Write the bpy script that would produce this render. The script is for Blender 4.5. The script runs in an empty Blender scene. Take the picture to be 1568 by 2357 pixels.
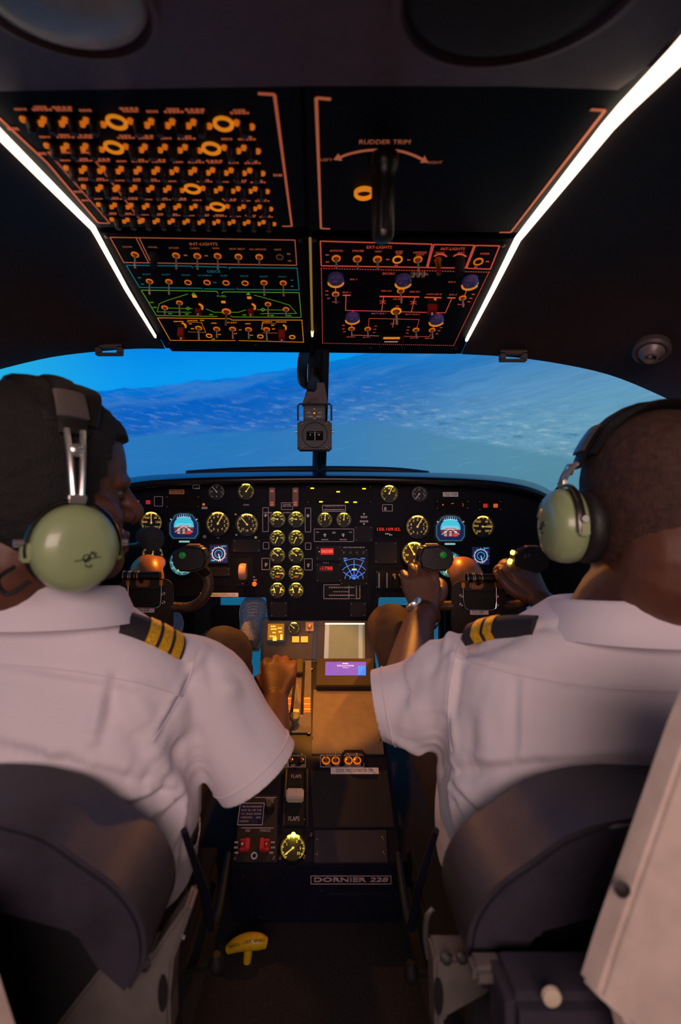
import bpy, bmesh, math, random
from mathutils import Vector, Matrix, noise as mnoise
import numpy as np
random.seed(7)
scene = bpy.context.scene
COL = scene.collection

# ------------------------------------------------------------------ camera
F, CX, CY = 1100.0, 735.0, 1178.0          # focal length and vanishing point in a 1568 x 2357 frame
cam = bpy.data.objects.new('camera', bpy.data.cameras.new('camera'))
COL.objects.link(cam)
cam.data.sensor_fit = 'HORIZONTAL'
cam.data.sensor_width = 24.0
cam.data.lens = F * 24.0 / 1568.0
cam.data.shift_x = (784.0 - CX) / 1568.0
cam.data.shift_y = (CY - 1178.5) / 1568.0
cam.data.clip_start = 0.02
cam.rotation_euler = (math.pi / 2, 0, 0)
cam.data.dof.use_dof = True
cam.data.dof.focus_distance = 1.25
cam.data.dof.aperture_fstop = 3.4
scene.camera = cam

# ------------------------------------------------------------------ world, exposure, cabin light
w = bpy.data.worlds.new('world'); scene.world = w; w.use_nodes = True
w.node_tree.nodes['Background'].inputs[0].default_value = (0.35, 0.3, 0.4, 1)
w.node_tree.nodes['Background'].inputs[1].default_value = 0.02
scene.view_settings.view_transform = 'Standard'
scene.view_settings.look = 'None'
scene.view_settings.gamma = 1.0
scene.view_settings.use_curve_mapping = False
scene.view_settings.exposure = 0.0

def area_light(name, loc, rot, size, size_y, power, color):
    l = bpy.data.lights.new(name, 'AREA'); l.shape = 'RECTANGLE'
    l.size = size; l.size_y = size_y; l.energy = power; l.color = color
    o = bpy.data.objects.new(name, l); COL.objects.link(o)
    o.location = loc; o.rotation_euler = rot
    return o
# unseen cabin light added behind the camera, lowered to reach the overhead levers
area_light('cabin_light', (0.0, -0.85, 0.27), (math.radians(80), 0, 0), 1.0, 0.5, 13.5, (1.0, 0.71, 0.67))
def amber_spot(name, loc, aim, power, deg, blend):
    sp = bpy.data.lights.new(name, 'SPOT'); sp.energy = power; sp.color = (1.0, 0.34, 0.04)
    sp.spot_size = math.radians(deg); sp.spot_blend = blend; sp.shadow_soft_size = 0.01
    o = bpy.data.objects.new(name, sp); COL.objects.link(o); o.location = loc
    o.rotation_euler = (Vector(aim) - Vector(loc)).to_track_quat('-Z', 'Y').to_euler()
# amber flood lamp in the overhead console, aimed at the pedestal, and two under the glareshield
amber_spot('amber_flood', (0.01, 1.0, 0.36), (0.02, 1.275, -0.48), 30.0, 25, 0.35)
for sx in (-1, 1):
    amber_spot('glareshield_flood', (sx * 0.27, 1.30, 0.055), (sx * 0.27, 1.14, -0.30), 6.5, 125, 0.6)

# ------------------------------------------------------------------ helpers
def P(px, py, y):
    return Vector(((px - CX) / F * y, y, (CY - py) / F * y))

def lin(c):
    return tuple(((v / 255.0) / 12.92 if v / 255.0 <= 0.04045 else ((v / 255.0 + 0.055) / 1.055) ** 2.4) for v in c)

MATS = {}
def mat(name, rgb, rough=0.5, metal=0.0, emit=None, es=0.0, var=0.12, nscale=40.0, bump=0.0, bscale=200.0, coat=0.0, sss=0.0, spec=None, sheen=0.0):
    """procedural material: rgb in sRGB 0..255, noise colour variation, noise bump"""
    if name in MATS: return MATS[name]
    m = bpy.data.materials.new(name); m.use_nodes = True
    nt = m.node_tree; b = nt.nodes['Principled BSDF']
    c = lin(rgb)
    tc = nt.nodes.new('ShaderNodeTexCoord')
    nz = nt.nodes.new('ShaderNodeTexNoise'); nz.inputs['Scale'].default_value = nscale; nz.inputs['Detail'].default_value = 4
    nt.links.new(tc.outputs['Object'], nz.inputs['Vector'])
    rp = nt.nodes.new('ShaderNodeValToRGB')
    rp.color_ramp.elements[0].position = 0.3; rp.color_ramp.elements[1].position = 0.7
    rp.color_ramp.elements[0].color = (*[v * (1 - var) for v in c], 1)
    rp.color_ramp.elements[1].color = (*[min(1, v * (1 + var)) for v in c], 1)
    nt.links.new(nz.outputs['Fac'], rp.inputs['Fac'])
    nt.links.new(rp.outputs['Color'], b.inputs['Base Color'])
    b.inputs['Roughness'].default_value = rough
    b.inputs['Metallic'].default_value = metal
    if spec is not None: b.inputs['Specular IOR Level'].default_value = spec
    if coat: b.inputs['Coat Weight'].default_value = coat; b.inputs['Coat Roughness'].default_value = 0.08
    if sheen: b.inputs['Sheen Weight'].default_value = sheen
    if sss:
        b.inputs['Subsurface Weight'].default_value = sss; b.inputs['Subsurface Scale'].default_value = 0.004
    if emit is not None:
        b.inputs['Emission Color'].default_value = (*lin(emit), 1)
        b.inputs['Emission Strength'].default_value = es
    if bump:
        n2 = nt.nodes.new('ShaderNodeTexNoise'); n2.inputs['Scale'].default_value = bscale; n2.inputs['Detail'].default_value = 3
        nt.links.new(tc.outputs['Object'], n2.inputs['Vector'])
        bp = nt.nodes.new('ShaderNodeBump'); bp.inputs['Strength'].default_value = bump; bp.inputs['Distance'].default_value = 0.002
        nt.links.new(n2.outputs['Fac'], bp.inputs['Height'])
        nt.links.new(bp.outputs['Normal'], b.inputs['Normal'])
    MATS[name] = m
    return m

def glow(name, rgb, s):
    return mat(name, rgb, 0.6, 0, rgb, s, var=0.05)

_txt = {}
def text_geo(s):
    if s not in _txt:
        cu = bpy.data.curves.new('t', 'FONT'); cu.body = s; cu.size = 1.0
        cu.align_x = 'CENTER'; cu.align_y = 'CENTER'; cu.resolution_u = 2
        o = bpy.data.objects.new('t', cu); COL.objects.link(o)
        dg = bpy.context.evaluated_depsgraph_get()
        me = bpy.data.meshes.new_from_object(o.evaluated_get(dg))
        vs = [v.co.copy() for v in me.vertices]; fs = [tuple(p.vertices) for p in me.polygons]
        bpy.data.objects.remove(o); bpy.data.curves.remove(cu); bpy.data.meshes.remove(me)
        _txt[s] = (vs, fs)
    return _txt[s]

class MB:
    def __init__(self): self.v = []; self.f = []; self.marks = []
    def add(self, vs, fs, M=None):
        o = len(self.v)
        for p in vs:
            p = Vector(p); self.v.append(M @ p if M else p)
        self.f += [tuple(i + o for i in f) for f in fs]
        return self
    def box(self, c, s, M=None):
        x, y, z = c; a, b, d = s[0] / 2, s[1] / 2, s[2] / 2
        vs = [(x + i * a, y + j * b, z + k * d) for i in (-1, 1) for j in (-1, 1) for k in (-1, 1)]
        return self.add(vs, [(0, 1, 3, 2), (4, 6, 7, 5), (0, 4, 5, 1), (2, 3, 7, 6), (0, 2, 6, 4), (1, 5, 7, 3)], M)
    def loft(self, rings, caps=True, closed=False, M=None):
        n = len(rings[0]); vs = [p for r in rings for p in r]; fs = []
        m = len(rings)
        for i in range(m - 1 + (1 if closed else 0)):
            for j in range(n):
                a = i * n + j; b = i * n + (j + 1) % n; i2 = (i + 1) % m
                fs.append((a, b, i2 * n + (j + 1) % n, i2 * n + j))
        if caps and not closed:
            fs.append(tuple(reversed(range(n)))); fs.append(tuple(range((m - 1) * n, m * n)))
        return self.add(vs, fs, M)
    def tube(self, pts, r, seg=10, caps=True, closed=False, flat=None, up=None, M=None):
        pts = [Vector(p) for p in pts]; n = len(pts)
        rr = r if isinstance(r, (list, tuple)) else [r] * n
        T = []
        for i in range(n):
            if closed: t = pts[(i + 1) % n] - pts[i - 1]
            else: t = pts[min(i + 1, n - 1)] - pts[max(i - 1, 0)]
            T.append(t.normalized() if t.length > 1e-9 else Vector((0, 0, 1)))
        u = Vector(up) if up else (Vector((0, 0, 1)) if abs(T[0].z) < 0.9 else Vector((1, 0, 0)))
        N = (u - T[0] * u.dot(T[0])).normalized()
        rings = []
        for i in range(n):
            N = (N - T[i] * N.dot(T[i]))
            N = N.normalized() if N.length > 1e-9 else T[i].orthogonal().normalized()
            B = T[i].cross(N)
            ra = rr[i]
            r1, r2 = (ra if isinstance(ra, (list, tuple)) else (ra, ra * (flat or 1.0)))
            rings.append([pts[i] + N * (math.cos(a) * r1) + B * (math.sin(a) * r2)
                          for a in [2 * math.pi * k / seg for k in range(seg)]])
        return self.loft(rings, caps, closed, M)
    def cyl(self, p0, p1, r0, r1=None, seg=16, M=None):
        return self.tube([p0, p1], [r0, r1 if r1 is not None else r0], seg, M=M)
    def lathe(self, prof, seg=24, M=None, solid=True):
        """profile of (r, z) around local z; ends closed"""
        rings = [[Vector((r * math.cos(a), r * math.sin(a), z)) for a in [2 * math.pi * k / seg for k in range(seg)]] for r, z in prof]
        hole = len(prof) > 3 and prof[0][0] > 0.6 * max(r for r, z in prof) and prof[-1][0] > 0.6 * max(r for r, z in prof) and abs(prof[0][1] - prof[-1][1]) < 0.0021 and solid is False
        return self.loft(rings, True, hole, M)
    def ring(self, c, r0, r1, z0, z1, seg=24, a0=0, a1=2 * math.pi):
        """flat ring (or arc) of rectangular section standing on the xy plane"""
        full = abs(a1 - a0 - 2 * math.pi) < 1e-6
        n = seg if full else seg + 1
        rings = []
        for k in range(n):
            a = a0 + (a1 - a0) * k / seg
            ca, sa = math.cos(a), math.sin(a)
            rings.append([Vector((c[0] + r * ca, c[1] + r * sa, z)) for r, z in ((r0, z0), (r1, z0), (r1, z1), (r0, z1))])
        return self.loft(rings, not full, full)
    def disc(self, c, r, z, seg=24, sx=1.0, sy=1.0):
        return self.add([(c[0] + r * sx * math.cos(2 * math.pi * k / seg), c[1] + r * sy * math.sin(2 * math.pi * k / seg), z) for k in range(seg)], [tuple(range(seg))])
    def prism(self, poly, z0, z1, M=None):
        n = len(poly)
        a = sum(poly[i][0] * poly[(i + 1) % n][1] - poly[(i + 1) % n][0] * poly[i][1] for i in range(n))
        if a < 0: poly = list(reversed(poly))
        vs = [(p[0], p[1], z0) for p in poly] + [(p[0], p[1], z1) for p in poly]
        fs = [tuple(reversed(range(n))), tuple(range(n, 2 * n))] + [(i, (i + 1) % n, n + (i + 1) % n, n + i) for i in range(n)]
        return self.add(vs, fs, M)
    def line(self, p, q, w, z=0.0, h=0.0004):
        p = Vector((p[0], p[1])); q = Vector((q[0], q[1])); d = q - p
        if d.length < 1e-9: return self
        t = Vector((-d.y, d.x)).normalized() * (w / 2)
        return self.prism([p + t, q + t, q - t, p - t], z, z + h)
    def poly(self, pts, w, z=0.0, close=False):
        n = len(pts)
        self.marks.append((len(self.f), 'line'))
        for i in range(n - (0 if close else 1)): self.line(pts[i], pts[(i + 1) % n], w, z)
        return self
    def dots(self, p, q, n, w, l, z=0.0):
        self.marks.append((len(self.f), 'line'))
        p = Vector((p[0], p[1])); q = Vector((q[0], q[1])); d = (q - p).normalized() * (l / 2)
        for i in range(n):
            c = p.lerp(q, i / max(1, n - 1)); self.line(c - d, c + d, w, z)
        return self
    def text(self, s, u, v, h, z=0.0006, sx=1.0, rot=0.0, wid=None):
        self.marks.append((len(self.f), 'caption'))
        vs, fs = text_geo(s)
        if not vs: return self
        xs = [p.x for p in vs]; x0, x1 = min(xs), max(xs)
        k = h / 0.7
        kx = k * sx if wid is None else wid / (x1 - x0)
        c, sn = math.cos(rot), math.sin(rot)
        out = []
        for p in vs:
            a = (p.x - (x0 + x1) / 2) * kx; b = p.y * k
            out.append((u + a * c - b * sn, v + a * sn + b * c, z))
        return self.add(out, fs)
    def glyphs(self, u, v, wd, h, n, z=0.0005):
        """a run of marks too small to read"""
        self.marks.append((len(self.f), 'caption'))
        rng = random.Random(int(u * 99991) ^ int(v * 77773)); x = u - wd / 2; cw = wd / n
        for i in range(n):
            hh = h * rng.uniform(0.75, 1.0)
            self.line((x + cw * 0.1, v), (x + cw * rng.uniform(0.7, 0.9), v), hh, z)
            x += cw
        return self
    def build(self, name, m, parent=None, loc=None, smooth=True, bevel=0.0, bseg=2, sharp=40.0, origin=None):
        me = bpy.data.meshes.new(name)
        vs = [tuple(p) for p in self.v]
        if origin is not None: vs = [(p[0] - origin[0], p[1] - origin[1], p[2] - origin[2]) for p in vs]
        me.from_pydata(vs, [], self.f)
        bm = bmesh.new(); bm.from_mesh(me)
        bmesh.ops.recalc_face_normals(bm, faces=bm.faces)
        if bevel > 0:
            es = [e for e in bm.edges if len(e.link_faces) == 2 and e.calc_face_angle(0) > math.radians(35)]
            bmesh.ops.bevel(bm, geom=es, offset=bevel, segments=bseg, affect='EDGES', clamp_overlap=True)
        bm.to_mesh(me); bm.free()
        if smooth:
            me.polygons.foreach_set('use_smooth', [True] * len(me.polygons))
            me.set_sharp_from_angle(angle=math.radians(sharp))
        me.update()
        return put(name, me, m, parent, loc)

def build_split(mb, m, parent):
    """each printed word or line becomes a part of its own"""
    mk = sorted(set(mb.marks)); mk = [(0, mk[0][1] if mk else 'line')] + mk if not mk or mk[0][0] > 0 else mk
    for i, (a, kind) in enumerate(mk):
        b = mk[i + 1][0] if i + 1 < len(mk) else len(mb.f)
        if b <= a: continue
        fs = mb.f[a:b]; used = sorted({k for f in fs for k in f}); idx = {k: q for q, k in enumerate(used)}
        s = MB(); s.v = [mb.v[k] for k in used]; s.f = [tuple(idx[k] for k in f) for f in fs]
        s.build('caption' if kind == 'caption' else 'printed_line', m, parent, smooth=False)

def put(name, me, m, parent=None, loc=None):
    if m is not None and not me.materials: me.materials.append(m)
    o = bpy.data.objects.new(name, me); COL.objects.link(o)
    if parent is not None: o.parent = parent
    if loc is not None: o.location = loc
    return o

def tag(o, label, cat, group=None, kind=None):
    o['label'] = label; o['category'] = cat
    if group: o['group'] = group
    if kind: o['kind'] = kind
    return o

def empty(name, loc=(0, 0, 0), M=None, parent=None):
    o = bpy.data.objects.new(name, None); COL.objects.link(o)
    o.empty_display_size = 0.02
    if M is not None: o.matrix_world = M
    else: o.location = loc
    if parent is not None: o.parent = parent
    return o

def copy_tree(o, parent=None, loc=None):
    c = o.copy(); COL.objects.link(c); c.parent = parent
    if loc is not None: c.location = loc
    for ch in list(o.children): copy_tree(ch, c)
    return c

class Frame:
    """a plane in the cockpit with its own axes; uv() drops a sight line onto it"""
    def __init__(self, o, u, v):
        self.o = Vector(o); self.u = Vector(u).normalized(); self.v = Vector(v).normalized(); self.n = self.u.cross(self.v)
        self.M = Matrix(((self.u.x, self.v.x, self.n.x, self.o.x), (self.u.y, self.v.y, self.n.y, self.o.y),
                         (self.u.z, self.v.z, self.n.z, self.o.z), (0, 0, 0, 1)))
    def t(self, px, py, h=0.0):
        d = Vector(((px - CX) / F, 1, (CY - py) / F))
        return (self.o + self.n * h).dot(self.n) / d.dot(self.n), d
    def uv(self, px, py, h=0.0):
        t, d = self.t(px, py, h); p = d * t - self.o
        return (p.dot(self.u), p.dot(self.v))
    def s(self, px, py, l):
        return l * self.t(px, py)[0] / F

def catmull(pts, n=6):
    pts = [np.array(p, float) for p in pts]; out = []
    for i in range(len(pts) - 1):
        p0 = pts[max(i - 1, 0)]; p1 = pts[i]; p2 = pts[i + 1]; p3 = pts[min(i + 2, len(pts) - 1)]
        for k in range(n):
            t = k / n
            out.append(0.5 * ((2 * p1) + (-p0 + p2) * t + (2 * p0 - 5 * p1 + 4 * p2 - p3) * t * t + (-p0 + 3 * p1 - 3 * p2 + p3) * t ** 3))
    out.append(pts[-1]); return out

def limb(mb, pts, radii, n=6, seg=16, flat=None, up=None):
    """a smooth tapering closed tube through joints"""
    q = catmull([(*p, r) for p, r in zip(pts, radii)], n)
    mb.tube([Vector(a[:3]) for a in q], [float(a[3]) for a in q], seg, flat=flat, up=up)
    return mb

def remesh(mb, voxel, smooth_it=6, fac=0.5):
    """fuse overlapping closed shapes into one continuous skin"""
    me = bpy.data.meshes.new('tmp'); me.from_pydata([tuple(p) for p in mb.v], [], mb.f)
    bm = bmesh.new(); bm.from_mesh(me); bmesh.ops.recalc_face_normals(bm, faces=bm.faces); bm.to_mesh(me); bm.free()
    o = bpy.data.objects.new('tmp', me); COL.objects.link(o)
    r = o.modifiers.new('r', 'REMESH'); r.mode = 'VOXEL'; r.voxel_size = voxel; r.use_smooth_shade = True
    if smooth_it:
        s = o.modifiers.new('s', 'SMOOTH'); s.factor = fac; s.iterations = smooth_it
    dg = bpy.context.evaluated_depsgraph_get()
    out = bpy.data.meshes.new_from_object(o.evaluated_get(dg))
    bpy.data.objects.remove(o); bpy.data.meshes.remove(me)
    return out

def vget(me):
    a = np.empty(len(me.vertices) * 3); me.vertices.foreach_get('co', a); return a.reshape(-1, 3)
def nget(me):
    a = np.empty(len(me.vertices) * 3); me.vertices.foreach_get('normal', a); return a.reshape(-1, 3)
def vset(me, a):
    me.vertices.foreach_set('co', a.ravel()); me.update()

# ------------------------------------------------------------------ materials
M_black = mat('black_paint', (9, 10, 17), 0.5, nscale=30, bump=0.05, spec=0.2)
M_navy = mat('navy_panel_paint', (7, 9, 24), 0.6, nscale=25, bump=0.06, spec=0.15)
M_overhead = mat('overhead_panel_paint', (5, 7, 19), 0.6, nscale=25, bump=0.05, spec=0.15)
M_plate = mat('grey_blank_plate', (28, 27, 38), 0.6, spec=0.2)
M_bezel = mat('bezel_black', (16, 16, 20), 0.35)
M_dial = mat('dial_face', (46, 44, 36), 0.7)
M_darkdial = mat('dial_dark_face', (14, 14, 18), 0.6)
M_chrome = mat('chrome', (225, 220, 215), 0.22, 0.85)
M_steel = mat('dull_steel', (150, 148, 146), 0.42, 1.0, bump=0.1)
M_brass = mat('brass', (205, 150, 60), 0.3, 1.0)
M_rubber = mat('black_rubber', (12, 12, 13), 0.7)
M_red = mat('red_guard', (165, 22, 26), 0.4)
M_white_pl = mat('white_placard', (236, 222, 226), 0.6)
M_nickel = mat('lever_nickel', (215, 205, 198), 0.35, 0.35)
M_ink = mat('black_ink', (18, 16, 22), 0.7)
M_frame_line = mat('printed_line', (170, 150, 150), 0.6, 0, (150, 125, 125), 0.15)
M_screw = mat('screw_steel', (110, 104, 100), 0.4, 0.9)
G_amber = glow('lit_amber', (255, 150, 30), 0.55)
G_amber2 = glow('lit_amber_soft', (235, 120, 25), 0.55)
G_pink = glow('backlit_salmon', (225, 120, 80), 0.36)
G_red = glow('backlit_coral', (238, 90, 70), 0.55)
G_teal = glow('backlit_teal', (20, 140, 150), 0.42)
G_green = glow('backlit_green', (110, 180, 35), 0.42)
G_orange = glow('backlit_orange', (255, 150, 30), 0.55)
G_yellow = glow('lit_yellow_marks', (250, 225, 90), 0.55)
G_yellow_dim = glow('lit_yellow_dim', (200, 180, 90), 0.25)
G_lampy = glow('dial_lamp_yellow', (255, 222, 60), 17.0)
G_lampw = glow('dial_lamp_amber', (255, 190, 70), 9.0)
G_white = glow('lit_white_marks', (225, 225, 235), 0.55)
G_redled = glow('red_digits', (255, 45, 35), 1.0)
G_ledred_bg = glow('red_display_ground', (205, 18, 14), 0.6)
G_cyan = glow('screen_cyan', (60, 190, 215), 0.85)
G_scrblue = glow('screen_blue', (10, 70, 125), 0.7)
G_scrdeep = glow('screen_deep_blue', (10, 28, 80), 0.7)
G_scrteal = glow('screen_teal', (45, 115, 130), 0.6)
G_brown = glow('screen_brown', (110, 50, 45), 0.7)
G_radar = glow('radar_line_blue', (70, 130, 235), 0.9)
G_lime = glow('screen_lime', (190, 240, 60), 0.9)
# ================================================================== the setting
FLOOR = -0.80
M_carpet = mat('charcoal_carpet', (30, 25, 26), 0.95, var=0.5, nscale=220, bump=0.6, bscale=500)
M_liner = mat('headliner_brown_black', (46, 33, 32), 0.6, bump=0.15, bscale=400)
M_arch = mat('ceiling_panel_brown', (128, 88, 84), 0.5, bump=0.08, bscale=300)
M_beige = mat('beige_trim', (205, 185, 172), 0.55, bump=0.05)
M_wall = mat('dark_side_wall', (24, 24, 30), 0.7)

# projection screen around the nose of the simulator, showing terrain in a banked turn
def screen_material():
    m = bpy.data.materials.new('projected_terrain'); m.use_nodes = True
    nt = m.node_tree; N = nt.nodes; L = nt.links
    N.remove(N['Principled BSDF'])
    out = N['Material Output']
    em = N.new('ShaderNodeEmission'); L.new(em.outputs[0], out.inputs[0])
    tc = N.new('ShaderNodeTexCoord'); sx = N.new('ShaderNodeSeparateXYZ'); L.new(tc.outputs['Object'], sx.inputs[0])
    def M_(op, a, b=None, c=None, clamp=False):
        n = N.new('ShaderNodeMath'); n.operation = op; n.use_clamp = clamp
        for i, v in enumerate((a, b, c)):
            if v is None: continue
            if isinstance(v, (int, float)): n.inputs[i].default_value = v
            else: L.new(v, n.inputs[i])
        return n.outputs[0]
    def mix(f, a, b):
        n = N.new('ShaderNodeMix'); n.data_type = 'RGBA'
        if isinstance(f, (int, float)): n.inputs[0].default_value = f
        else: L.new(f, n.inputs[0])
        for i, v in ((6, a), (7, b)):
            if isinstance(v, tuple): n.inputs[i].default_value = (*lin(v), 1)
            else: L.new(v, n.inputs[i])
        return n.outputs[2]
    def sstep(v, a, b):
        n = N.new('ShaderNodeMapRange'); n.interpolation_type = 'SMOOTHSTEP'
        L.new(v, n.inputs[0]); n.inputs[1].default_value = a; n.inputs[2].default_value = b
        return n.outputs[0]
    def noise(vec, scale, det=5, rough=0.6):
        n = N.new('ShaderNodeTexNoise'); n.inputs['Scale'].default_value = scale; n.inputs['Detail'].default_value = det; n.inputs['Roughness'].default_value = rough
        L.new(vec, n.inputs['Vector']); return n.outputs['Fac']
    th = M_('ARCTAN2', sx.outputs[0], sx.outputs[1]); z = sx.outputs[2]
    cv = N.new('ShaderNodeCombineXYZ'); L.new(M_('MULTIPLY', th, 2.2), cv.inputs[0])
    ridge = noise(cv.outputs[0], 4.0, 3)
    hz = M_('ADD', M_('MULTIPLY_ADD', th, 0.50, 0.835), M_('MULTIPLY', ridge, 0.07))
    d = M_('SUBTRACT', hz, z)                      # below the horizon is positive
    c2 = N.new('ShaderNodeCombineXYZ'); L.new(M_('MULTIPLY', th, 5.0), c2.inputs[0])
    L.new(M_('MULTIPLY', d, 26.0), c2.inputs[1])
    streak = noise(c2.outputs[0], 1.6, 8, 0.68)
    c3 = N.new('ShaderNodeCombineXYZ'); L.new(M_('MULTIPLY', th, 11.0), c3.inputs[0]); L.new(M_('MULTIPLY_ADD', th, 6.0, M_('MULTIPLY', z, 19.0)), c3.inputs[1])
    fields = noise(c3.outputs[0], 2.2, 6, 0.7)
    right = sstep(th, -0.25, 0.55)
    # sky
    sky = mix(sstep(d, -0.35, 0.0), (0, 125, 225), (8, 150, 238))
    sky = mix(sstep(th, -0.35, -0.75), sky, (40, 180, 225))
    # land, left and right
    rl = N.new('ShaderNodeValToRGB'); L.new(d, rl.inputs[0])
    e = rl.color_ramp.elements; e[0].position = 0.0; e[0].color = (*lin((2, 118, 215)), 1); e[1].position = 1.0; e[1].color = (*lin((58, 140, 190)), 1)
    for p, c in ((0.10, (0, 98, 198)), (0.3, (18, 100, 192)), (0.6, (48, 124, 194))):
        x = rl.color_ramp.elements.new(p); x.color = (*lin(c), 1)
    rr = N.new('ShaderNodeValToRGB'); L.new(d, rr.inputs[0])
    e = rr.color_ramp.elements; e[0].position = 0.0; e[0].color = (*lin((20, 140, 215)), 1); e[1].position = 1.0; e[1].color = (*lin((104, 150, 168)), 1)
    for p, c in ((0.22, (52, 128, 190)), (0.45, (92, 148, 188)), (0.7, (104, 158, 184))):
        x = rr.color_ramp.elements.new(p); x.color = (*lin(c), 1)
    land = mix(right, rl.outputs[0], rr.outputs[0])
    dark = mix(0.15, land, (0, 50, 110))
    land = mix(sstep(streak, 0.62, 0.38), land, dark)
    coast = M_('MINIMUM', M_('MULTIPLY_ADD', th, 0.22, 0.50), M_('MULTIPLY_ADD', th, -0.62, 0.60))
    coast = M_('ADD', coast, M_('MULTIPLY_ADD', streak, 0.10, -0.05))
    cd = M_('SUBTRACT', z, coast)                  # above the shore line
    band = M_('MULTIPLY', sstep(cd, 0.36, 0.02), sstep(cd, -0.005, 0.02))
    spk = M_('MULTIPLY', M_('MULTIPLY', sstep(fields, 0.50, 0.72), 0.75), band)
    spk = M_('MULTIPLY', spk, M_('MULTIPLY_ADD', right, 0.62, 0.34))
    land = mix(spk, land, (176, 200, 208))
    spd = M_('MULTIPLY', M_('MULTIPLY', sstep(fields, 0.45, 0.33), band), 0.7)
    land = mix(spd, land, (40, 96, 140))
    c4_ = N.new('ShaderNodeCombineXYZ'); L.new(M_('MULTIPLY', th, 2.5), c4_.inputs[0]); L.new(M_('MULTIPLY', d, 6.0), c4_.inputs[1])
    broad = noise(c4_.outputs[0], 1.5, 3)
    land = mix(M_('MULTIPLY', sstep(broad, 0.45, 0.68), 0.28), land, (96, 158, 206))
    lake_c = mix(right, (40, 118, 186), (84, 138, 160))
    deep = sstep(z, 0.3, -0.6)
    lake_c = mix(deep, lake_c, (8, 84, 118))
    lake_c = mix(M_('MULTIPLY', sstep(streak, 0.58, 0.72), 0.35), lake_c, (110, 165, 200))
    land = mix(M_('MULTIPLY', sstep(cd, 0.012, -0.012), 0.9), land, lake_c)
    col = mix(sstep(d, -0.006, 0.006), sky, land)
    L.new(col, em.inputs[0]); em.inputs[1].default_value = 1.0
    return m
mb = MB(); R = 2.6; n = 72
for i in range(n + 1):
    a = math.radians(-118 + 236 * i / n)
    for zz in (-1.7, 2.0): mb.v.append(Vector((R * math.sin(a), R * math.cos(a), zz)))
for i in range(n): mb.f.append((2 * i, 2 * i + 1, 2 * i + 3, 2 * i + 2))
scr = mb.build('projection_screen', screen_material(), loc=(0, 0.2, 0))
tag(scr, 'curved projection screen showing blue hazy terrain beyond the windshield', 'screen')

# floor, walls
mb = MB(); mb.box((0, 0.45, FLOOR - 0.02), (1.46, 2.5, 0.04))
tag(mb.build('floor', M_carpet), 'dark charcoal carpet on the cockpit floor', 'floor', kind='structure')
for s, nm in ((-1, 'left'), (1, 'right')):
    mb = MB()
    prof = [(0.0, -0.8, FLOOR), (0.0, 1.42, FLOOR), (0.0, 1.42, -0.12), (0.0, 0.42, -0.12), (0.0, 0.36, 0.20), (0.0, 0.36, 0.62), (0.0, -0.8, 0.62)]
    vs = [Vector((s * 0.70, p[1], p[2])) for p in prof] + [Vector((s * 0.73, p[1], p[2])) for p in prof]
    k = len(prof)
    mb.add(vs, [tuple(range(k)), tuple(range(k, 2 * k))] + [(i, (i + 1) % k, k + (i + 1) % k, k + i) for i in range(k)])
    tag(mb.build('wall_' + nm, M_wall), 'dark cockpit side wall below the %s side window' % nm, 'wall', kind='structure')

# overhead planes: upper (over the pilots' heads) and lower (sloping down to the windshield)
UP = Frame((0, 0.62, 0.4292), (1, 0, 0), (0, -0.305, -0.033))
LO = Frame((0, 0.93, 0.4120), (1, 0, 0), (0, -0.315, 0.069))
def upw(px, py, h=0.0): u, v = UP.uv(px, py, h); return UP.M @ Vector((u, v, h))
def low(px, py, h=0.0): u, v = LO.uv(px, py, h); return LO.M @ Vector((u, v, h))

# headliner either side of the overhead console
def headliner(s, rows, nm):
    mb = MB(); G = []
    for row in rows:
        G.append([Vector(p) for p in catmull(row, 6)])
    cols = len(G[0]); full = []
    for c in range(cols):
        full.append([Vector(p) for p in catmull([G[r][c] for r in range(len(G))], 5)])
    nr = len(full[0])
    top = [[full[c][r] for c in range(cols)] for r in range(nr)]
    for lay in (0, 1):
        for r in range(nr):
            for c in range(cols): mb.v.append(top[r][c] + Vector((s * 0.006, 0, 0.014)) * lay)
    K = nr * cols
    for r in range(nr - 1):
        for c in range(cols - 1):
            a = r * cols + c
            mb.f.append((a, a + 1, a + cols + 1, a + cols)); mb.f.append((K + a, K + a + 1, K + a + cols + 1, K + a + cols))
    per = [r * cols for r in range(nr)] + [(nr - 1) * cols + c for c in range(1, cols)] + [r * cols + cols - 1 for r in range(nr - 2, -1, -1)] + [c for c in range(cols - 2, 0, -1)]
    for i in range(len(per)):
        a, b = per[i], per[(i + 1) % len(per)]; mb.f.append((a, b, K + b, K + a))
    o = mb.build('ceiling', M_liner, sharp=50)
    tag(o, 'dark brown ceiling lining to the %s of the overhead console' % nm, 'ceiling', kind='structure')
    return o
headliner(-1, [
    [upw(-190, 120), (-0.50, 0.40, 0.37), (-0.62, 0.36, 0.29), (-0.70, 0.34, 0.20)],
    [upw(212, 530), (-0.50, 0.775, 0.425), (-0.63, 0.74, 0.34), (-0.70, 0.66, 0.22)],
    [low(290, 668), (-0.50, 0.95, 0.405), (-0.63, 0.90, 0.325), (-0.70, 0.80, 0.22)],
    [low(380, 803), P(290, 804, 1.09), P(120, 822, 1.06), P(-60, 866, 0.96)]], 'left')
headliner(1, [
    [upw(1662, 40), (0.52, 0.40, 0.36), (0.63, 0.36, 0.28), (0.70, 0.34, 0.19)],
    [upw(1206, 530), (0.50, 0.775, 0.405), (0.63, 0.74, 0.32), (0.70, 0.66, 0.20)],
    [low(1135, 672), (0.50, 0.95, 0.385), (0.63, 0.88, 0.295), (0.70, 0.78, 0.18)],
    [low(1062, 815), P(1215, 826, 1.09), P(1400, 862, 1.03), P(1580, 938, 0.88)]], 'right')

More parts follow.
